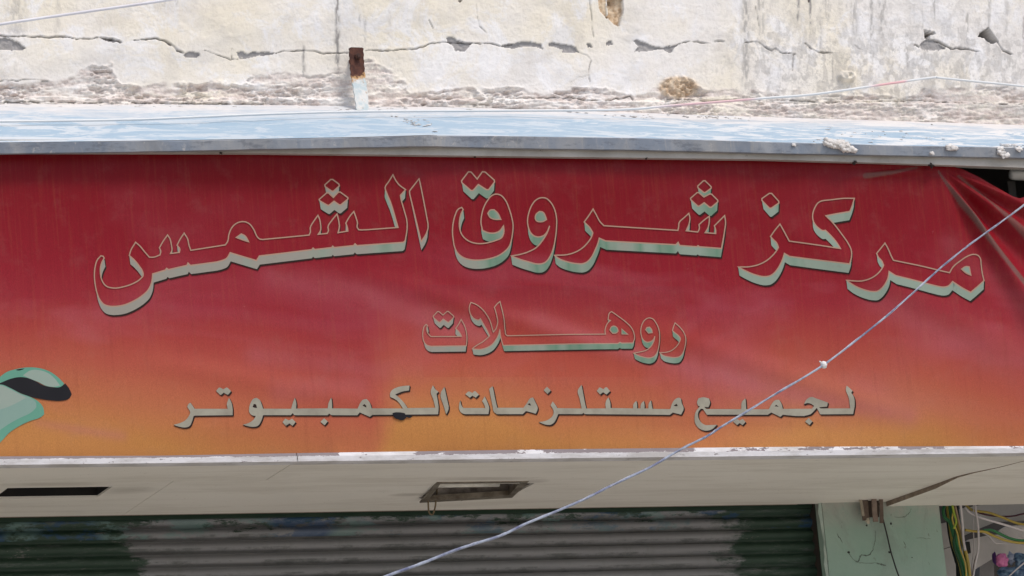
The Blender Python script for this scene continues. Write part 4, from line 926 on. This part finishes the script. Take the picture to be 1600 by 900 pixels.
strap()
def wire(name, label, pts, r, m, cat='wire', group=None, n=8, seg=7):
    mb = MB(); mb.tube(spline(pts, n), r, seg); return tag(mb.build(name, m, None, True), label, cat, group)
wm = worn('white_wire', (.72, .72, .76, 1), (.6, .58, .62, 1), 5, .4)
wp = Mat('pink_white_wire', .4, .4); wx = lambda p: (P(p, 150, .4).x - XL) / (XR - XL); wp.col(wp.mix(wp.ramp(wp.math('DIVIDE', wp.math('SUBTRACT', wp.xyz()[0], XL), XR - XL), [(0., 0.), (wx(1020), 0.), (wx(1080), .8), (wx(1180), .8), (wx(1200), 0.), (wx(1385), 0.), (wx(1410), 1.), (wx(1452), 1.), (wx(1462), 0.)]), (.68, .70, .71, 1), (.72, .42, .44, 1)))
wire('thin_wire', 'white wire running up across the plaster at the top left corner', [P(a, c, YW - .12) for a, c in [(-300, 86), (-120, 58), (0, 38), (130, 19), (262, 0), (420, -26), (700, -66)]], .0062, wm, group='thin wires along the wall')
yv = YW - .16
wy = [(-300, .22), (222, .24), (400, .30), (560, .36), (800, .42), (1050, .46), (1300, .50), (1456, YW - .035), (1600, YW - .08), (1850, yv)]
wire('thin_wire', 'pale wire slack above the blue hood, peaking pinkish at the right', [P(a, c, interp(wy, a)) for a, c in [(-300, 196), (0, 190), (83, 189), (222, 186.5), (400, 179), (560, 174.5), (800, 173), (967, 171.5), (1050, 165), (1133, 158.5), (1200, 153), (1275, 147), (1394, 130), (1456, 121.5), (1470, 122), (1530, 128), (1600, 135), (1850, 164)]], .0052, wp.m, group='thin wires along the wall')
# crumbs on the hood
dm = worn('plaster_crumb', (.76, .74, .72, 1), (.6, .57, .54, 1), 20)
mb = MB(); rr = random.Random(5)
def on_hood(px, t, dz=.004):
    ft = FT if px < 680 else FT2
    a = P(px, interp(ft, px), YF); z = P(px, interp(BK, px), YW - .01).z
    return Vector((a.x, a.y + (YW - .01 - a.y) * t, a.z + (z - a.z) * t + dz))
for k in range(260):
    c = rr.choice([(1310, 26, .05, .10), (1310, 26, .05, .10), (700, 25, .4, .25), (650, 40, .85, .08), (1080, 60, .82, .08), (1420, 130, .35, .3), (1590, 20, .06, .06), (800, 500, .92, .05), (300, 300, .93, .04), (1230, 60, .88, .06)])
    q = on_hood(c[0] + rr.gauss(0, c[1] * .5), max(.0, min(.97, c[2] + rr.gauss(0, c[3] * .5)))); s = rr.uniform(.0015, .006)
    mb.lump(q - Vector((0, 0, .003)), (s * rr.uniform(1, 3), s * 1.6, s * .5), k, 4, .3)
for a, c, s in [(1293, 222, .012), (1302, 224, .016), (1311, 226, .016), (1320, 229, .017), (1328, 232, .014), (1334, 235, .010), (1316, 223, .013), (1488, 231, .013), (1485, 229, .012), (1592, 233, .010), (1565, 238, .013), (1570, 243, .012), (1240, 226, .006), (1456, 239, .007), (1562, 233, .010)]:
    q = P(a, c, YF - .006); mb.lump(q, (s * 1.5, s * .45, s * .85), int(a * 3 + c), 9, .6)
for k in range(50):
    a = 1290 + rr.random() * 46; q = P(a, 221 + (a - 1290) * .30 + rr.gauss(0, 2.5), YF - .005); s = rr.uniform(.004, .009); mb.lump(q, (s * 1.5, s, s), k + 500, 5, .4)
tag(mb.build('plaster_rubble', dm, None, True), 'white crumbs of fallen plaster scattered on the blue metal hood', 'rubble', kind='stuff')

# ------------------------------------------------------------------ long wire across the banner
yw2 = -.9
def fore_wire():
    pts = [(1900, 96), (1760, 200), (1600, 321), (1540, 365), (1480, 411), (1430, 455), (1370, 505), (1287, 569), (1200, 622), (1130, 666), (1107, 680), (1058, 706), (1014, 732), (951, 762), (915, 780), (860, 801.5), (820, 818), (785, 835), (748, 847), (710, 861), (659, 881), (604, 900), (480, 950), (200, 1060)]
    t = thing('overhead_wire', 'twisted blue grey wire strung diagonally in front of the red banner', 'wire')
    dep = lambda a: float(np.interp(a, [200, 604, 1600, 1900], [-5.2, -4.0, -.5, -.4]))
    rnd = random.Random(4)
    c = spline([P(a, b + rnd.uniform(-1.5, 1.5), dep(a)) for a, b in pts], 14)
    m = Mat('blue_grey_cable', .5, .35); m.col(m.mix(m.ramp(m.noise(7, 5, .7), [(.40, 0.), (.60, 1.)]), (.11, .12, .20, 1), (.31, .35, .42, 1)))
    mb = MB(); mb.tube(c, lambda u: .0034 + .0014 * u, 8); mb.build('cable', m.m, t, True)
    s = []
    for i, p in enumerate(c):
        a = i * .30 + .8 * math.sin(i * .13); s.append(p + Vector((0, math.cos(a) * .0036, math.sin(a) * .0036)))
    mb = MB(); mb.tube(s, .0018, 6); mb.build('strand', worn('pale_strand', (.44, .47, .53, 1), (.13, .14, .22, 1), 9, .4), t, True)
    q = P(1287, 570, dep(1287) - .008); mb = MB(); mb.lump(q, (.013, .010, .013), 3, 8, .2)
    mb.tube(spline([q + Vector((-.004, 0, 0)), q + Vector((-.012, -.002, .010)), q + Vector((-.016, 0, .012))], 4), .003, 5); mb.build('white_knot', worn('tape', (.75, .75, .75, 1), bump=.05), t, True)
fore_wire()

# white lamp behind the loose corner
q = P(1588, 273, .10); t = thing('tube_lamp', 'white tube lamp in the dark gap behind the loose banner corner', 'lamp')
mb = MB(); ln = [0, .004, .012, .03, .06, 1.2]; ra = [.010, .018, .022, .024, .0245, .0245]
mb.tube([q + Vector((-.032 + a, 0, 0)) for a in ln], lambda u: float(np.interp(u, np.linspace(0, 1, 6), ra)), 16); mb.build('tube', worn('white_glass', (.78, .78, .76, 1), (.7, .7, .67, 1), 6, .3), t, True)
mb = MB(); mb.box((q.x + .02, .13, q.z + .026), (q.x + 1.2, .17, q.z + .05)); mb.build('lamp_batten', dk2, t)

# ------------------------------------------------------------------ under the soffit at the right
br = worn('brown_metal', (.16, .12, .095, 1), (.09, .065, .05, 1), 20)
t = thing('broken_bracket', 'broken brown metal bracket hanging from the soffit against the green pillar', 'bracket')
yb = YP - .05
def strip(pts, wd, y, name, m, parent, th=.006):
    mb = MB(); cs = [P(a, c, y) for a, c in pts]; vs = []
    for c in cs: vs += [c + Vector((-wd, 0, 0)), c + Vector((wd, 0, 0)), c + Vector((wd, th, 0)), c + Vector((-wd, th, 0))]
    n = len(cs); fs = [(0, 1, 2, 3), tuple(4 * (n - 1) + k for k in (3, 2, 1, 0))]
    for i in range(n - 1):
        for k in range(4): fs.append((4 * i + k, 4 * (i + 1) + k, 4 * (i + 1) + (k + 1) % 4, 4 * i + (k + 1) % 4))
    mb.add(vs, fs); return mb.build(name, m, parent)
strip([(1361, 778), (1362, 797), (1362, 808)], .036, yb + .02, 'back_plate', worn('dark_brown_metal', (.075, .055, .042, 1), (.04, .03, .025, 1), 20), t)
strip([(1351, 778), (1352, 800), (1354, 813)], .016, yb, 'plate', br, t)
strip([(1366, 778), (1367, 800), (1369, 815)], .011, yb - .02, 'plate', worn('brown_metal_light', (.24, .19, .155, 1), (.14, .1, .08, 1), 20), t)
strip([(1377, 780), (1378, 805), (1378, 817)], .008, yb - .01, 'plate', br, t)
strip([(1345, 780), (1347, 790), (1349, 806)], .006, yb - .01, 'plate', worn('tan_metal', (.36, .32, .25, 1), (.2, .17, .13, 1), 20), t)
mb = MB(); mb.lump(P(1356, 814, yb - .02), (.010, .008, .012), 8, 6, .35); mb.build('plug', worn('cream_plug', (.5, .46, .36, 1)), t)
bw = worn('black_cord', (.02, .02, .02, 1), bump=.02, rough=.5)
wire('black_cord', 'thin black cord hanging slantwise down the green pillar', [P(a, c, YP - .03) for a, c in [(1374, 786), (1380, 812), (1386, 836), (1392, 862), (1400, 888), (1406, 905), (1425, 960)]], .0032, bw, 'cord')
cg = worn('green_cable', (.03, .17, .055, 1), (.045, .24, .085, 1), 6, .35, .5, .02); cy = worn('yellow_cable', (.46, .34, .055, 1), (.36, .27, .06, 1), 6, .35, .5, .02)
cw = worn('white_cable', (.60, .57, .58, 1), (.45, .42, .42, 1), 6, .4); ck = worn('black_cable', (.02, .022, .02, 1), bump=.02, rough=.4); cm = worn('maroon_cable', (.09, .02, .03, 1), rough=.4); ct = worn('tan_cable', (.40, .30, .22, 1), rough=.45)
G = 'cables hanging beside the green pillar'
yc = YS + .05
CABLES = [('green earth cable bulging leftmost beside the green pillar', [(1480, 782), (1474, 796), (1476, 808), (1484, 816), (1488, 830), (1494, 850), (1502, 874), (1509, 905), (1516, 960)], .0075, cg, .00),
          ('bright green cable lying foremost in the hanging cable bundle', [(1484, 780), (1485, 800), (1489, 822), (1495, 846), (1502, 868), (1508, 890), (1512, 920), (1514, 960)], .0080, cg, -.03),
          ('yellow cable at the right of the hanging bundle', [(1487, 780), (1493, 802), (1498, 826), (1505, 850), (1511, 872), (1515, 900), (1518, 960)], .0078, cy, -.015),
          ('yellow cable swinging out low left of the bundle', [(1478, 780), (1484, 820), (1489, 850), (1497, 872), (1503, 900), (1508, 960)], .0070, cy, .03),
          ('black sleeved cable behind the left of the bundle', [(1480, 780), (1483, 820), (1488, 850), (1495, 875), (1498, 890), (1500, 960)], .0115, ck, .05),
          ('dark cable ending behind the green strands of the bundle', [(1492, 780), (1496, 800), (1500, 830), (1507, 856), (1512, 905)], .0085, ck, .04),
          ('tan cable down the right edge of the bundle', [(1490, 780), (1497, 810), (1503, 835), (1507, 852), (1509, 860)], .0050, ct, -.04),
          ('maroon cable low behind the bundle', [(1492, 860), (1495, 880), (1496, 905), (1497, 960)], .0060, cm, .07),
          ('dark green cable twisting across the middle of the bundle', [(1490, 780), (1486, 804), (1493, 828), (1490, 850), (1500, 880), (1505, 905), (1506, 960)], .0060, worn('dark_green_cable', (.015, .07, .03, 1), bump=.02, rough=.4), -.045),
          ('thin yellow cable looping over the green strands', [(1483, 780), (1490, 796), (1488, 812), (1496, 834), (1500, 856), (1508, 880), (1510, 905), (1511, 960)], .0040, cy, -.05),
          ('lime cable lying at the top of the bundle', [(1486, 780), (1490, 800), (1494, 815), (1490, 826)], .0048, worn('lime_cable', (.30, .40, .05, 1), bump=.02, rough=.4), -.055),
          ('white cable dropping straight right of the bundle', [(1500, 780), (1502, 800), (1504, 820), (1505, 840), (1508, 860)], .0055, cw, -.05),
          ('thick white cable dropping then thinning beside the tiles', [(1523, 780), (1525, 800), (1528, 820), (1529, 840), (1528, 862), (1524, 880), (1520, 905)], .0048, cw, -.02),
          ('thin white cord hanging farther right of the bundle', [(1521, 785), (1521, 830), (1522, 855), (1519, 880), (1518, 905)], .0026, cw, .02),
          ('thin dark cord curving down beside the white cable', [(1530, 838), (1528, 860), (1523, 876), (1519, 900), (1516, 930)], .0022, cm, .01),
          ('yellow cable sweeping right just under the soffit', [(1508, 788), (1520, 797), (1545, 801), (1565, 808), (1585, 816), (1605, 820), (1700, 830)], .0055, cy, .03),
          ('maroon cable sweeping right under the upper yellow cable', [(1515, 796), (1540, 804), (1565, 807), (1585, 806), (1605, 802), (1700, 790)], .0040, cm, .06),
          ('white cable slanting right from under the soffit', [(1508, 792), (1514, 800), (1530, 808), (1560, 817), (1590, 826), (1605, 830), (1700, 852)], .0050, cw, -.01),
          ('yellow cable of the lower pair sweeping right', [(1508, 828), (1520, 830), (1538, 831), (1552, 837), (1570, 844), (1590, 848), (1605, 849), (1700, 858)], .0055, cy, .00),
          ('green cable of the lower pair sweeping right', [(1536, 829), (1548, 828), (1560, 833), (1575, 840), (1590, 844), (1605, 845), (1700, 850)], .0060, cg, .01),
          ('thin white lead trailing right below the green cable', [(1535, 832), (1546, 838), (1555, 848), (1565, 849), (1585, 850), (1605, 852), (1700, 860)], .0028, cw, .02)]
for lb, pts, r, m, dy in CABLES:
    wire('cable', lb, [P(a, c, yc + dy) for a, c in pts], r, m, 'cable', G, 6, 8)
# tilted white boards behind the cables
def board(name, label, px, y, m, th=.02, cat='board', group=None):
    mb = MB(); mb.prism([P(a, c, y) for a, c in px][::-1], (0, th, 0)); return tag(mb.build(name, m), label, cat, group)
WB = 'white boards stacked right of the pillar'
board('white_board', 'small white board edge between the green pillar and the cables, above another', [(1466, 819), (1484, 815), (1490, 852), (1468, 859)], YS + .20, white, group=WB)
board('white_board', 'lower white board between the green pillar and the cable bundle', [(1468, 860.5), (1492, 853), (1500, 905), (1471, 905)], YS + .21, white, group=WB)
board('white_board', 'white board rising to the right under the lower cables', [(1506, 850), (1514, 843), (1545, 836), (1640, 830), (1640, 868), (1556, 870), (1520, 892), (1508, 880)], YS + .30, white, group=WB)
board('white_board', 'white board high behind the yellow and maroon cables', [(1500, 795), (1640, 770), (1640, 812), (1560, 814), (1535, 824), (1504, 838)], YS + .34, worn('grey_white', (.52, .50, .46, 1), (.40, .38, .35, 1), 4), group=WB)
board('white_board', 'rounded white board end at the right edge under the white cable', [(1562, 828), (1572, 822), (1640, 818), (1640, 842), (1580, 840)], YS + .28, white, group=WB)
board('grey_post', 'grey metal post standing below the tilted white boards', [(1531, 876), (1553, 868), (1556, 1100), (1529, 1100)], YS + .34, worn('grey_metal', (.25, .24, .24, 1), (.15, .14, .14, 1), 6, .4), .06, 'post')
mb = MB()
mb.box(tuple(P(1512, 864, YS + .27)), tuple(P(1512, 864, YS + .27) + Vector((.016, .02, .05))))
tag(mb.build('clamp', ck), 'small black clamp between the bundle and the rising white board', 'clamp')
pk = Mat('pink_foil', .3, .5); pk.col(pk.mix(pk.noise(50, 5), (.42, .05, .22, 1), (.62, .22, .40, 1))); pk.bump(pk.noise(70, 4), .8, .01)
t = thing('pink_wrapped_sweet', 'crumpled pink foil wrapped thing on the blue packet at the lower right', 'packet')
mb = MB(); mb.lump(P(1565, 875, YS + .10), (.031, .022, .028), 21, 16, .22); mb.build('foil', pk.m, t, True)
mb = MB(); mb.lump(P(1554, 873, YS + .11), (.008, .012, .026), 22, 8, .3); mb.build('purple_edge', worn('purple_foil', (.09, .03, .16, 1), rough=.35), t, True)
bl = worn('blue_film', (.012, .05, .13, 1), (.16, .26, .36, 1), 34, .3, .5, .4, 0, 40)
t = thing('blue_packet', 'dark blue and white plastic packet at the bottom right corner', 'packet')
mb = MB(); mb.lump(P(1583, 893, YS + .13), (.070, .03, .022), 23, 12, .35); mb.build('film', bl, t, True)
mb = MB(); mb.lump(P(1598, 876, YS + .12), (.040, .03, .028), 24, 12, .4); mb.build('lobe', bl, t, True)
mb = MB(); mb.lump(P(1580, 872, YS + .14), (.018, .015, .022), 25, 10, .4); mb.build('white_flap', worn('white_film', (.45, .5, .62, 1), (.2, .25, .4, 1), 20, .3), t, True)
wire('white_stick', 'thin white stick slanting up over the blue packet at the corner', [P(a, c, YS + .05) for a, c in [(1575, 902), (1590, 888), (1605, 876), (1640, 850)]], .0032, cw, 'stick')
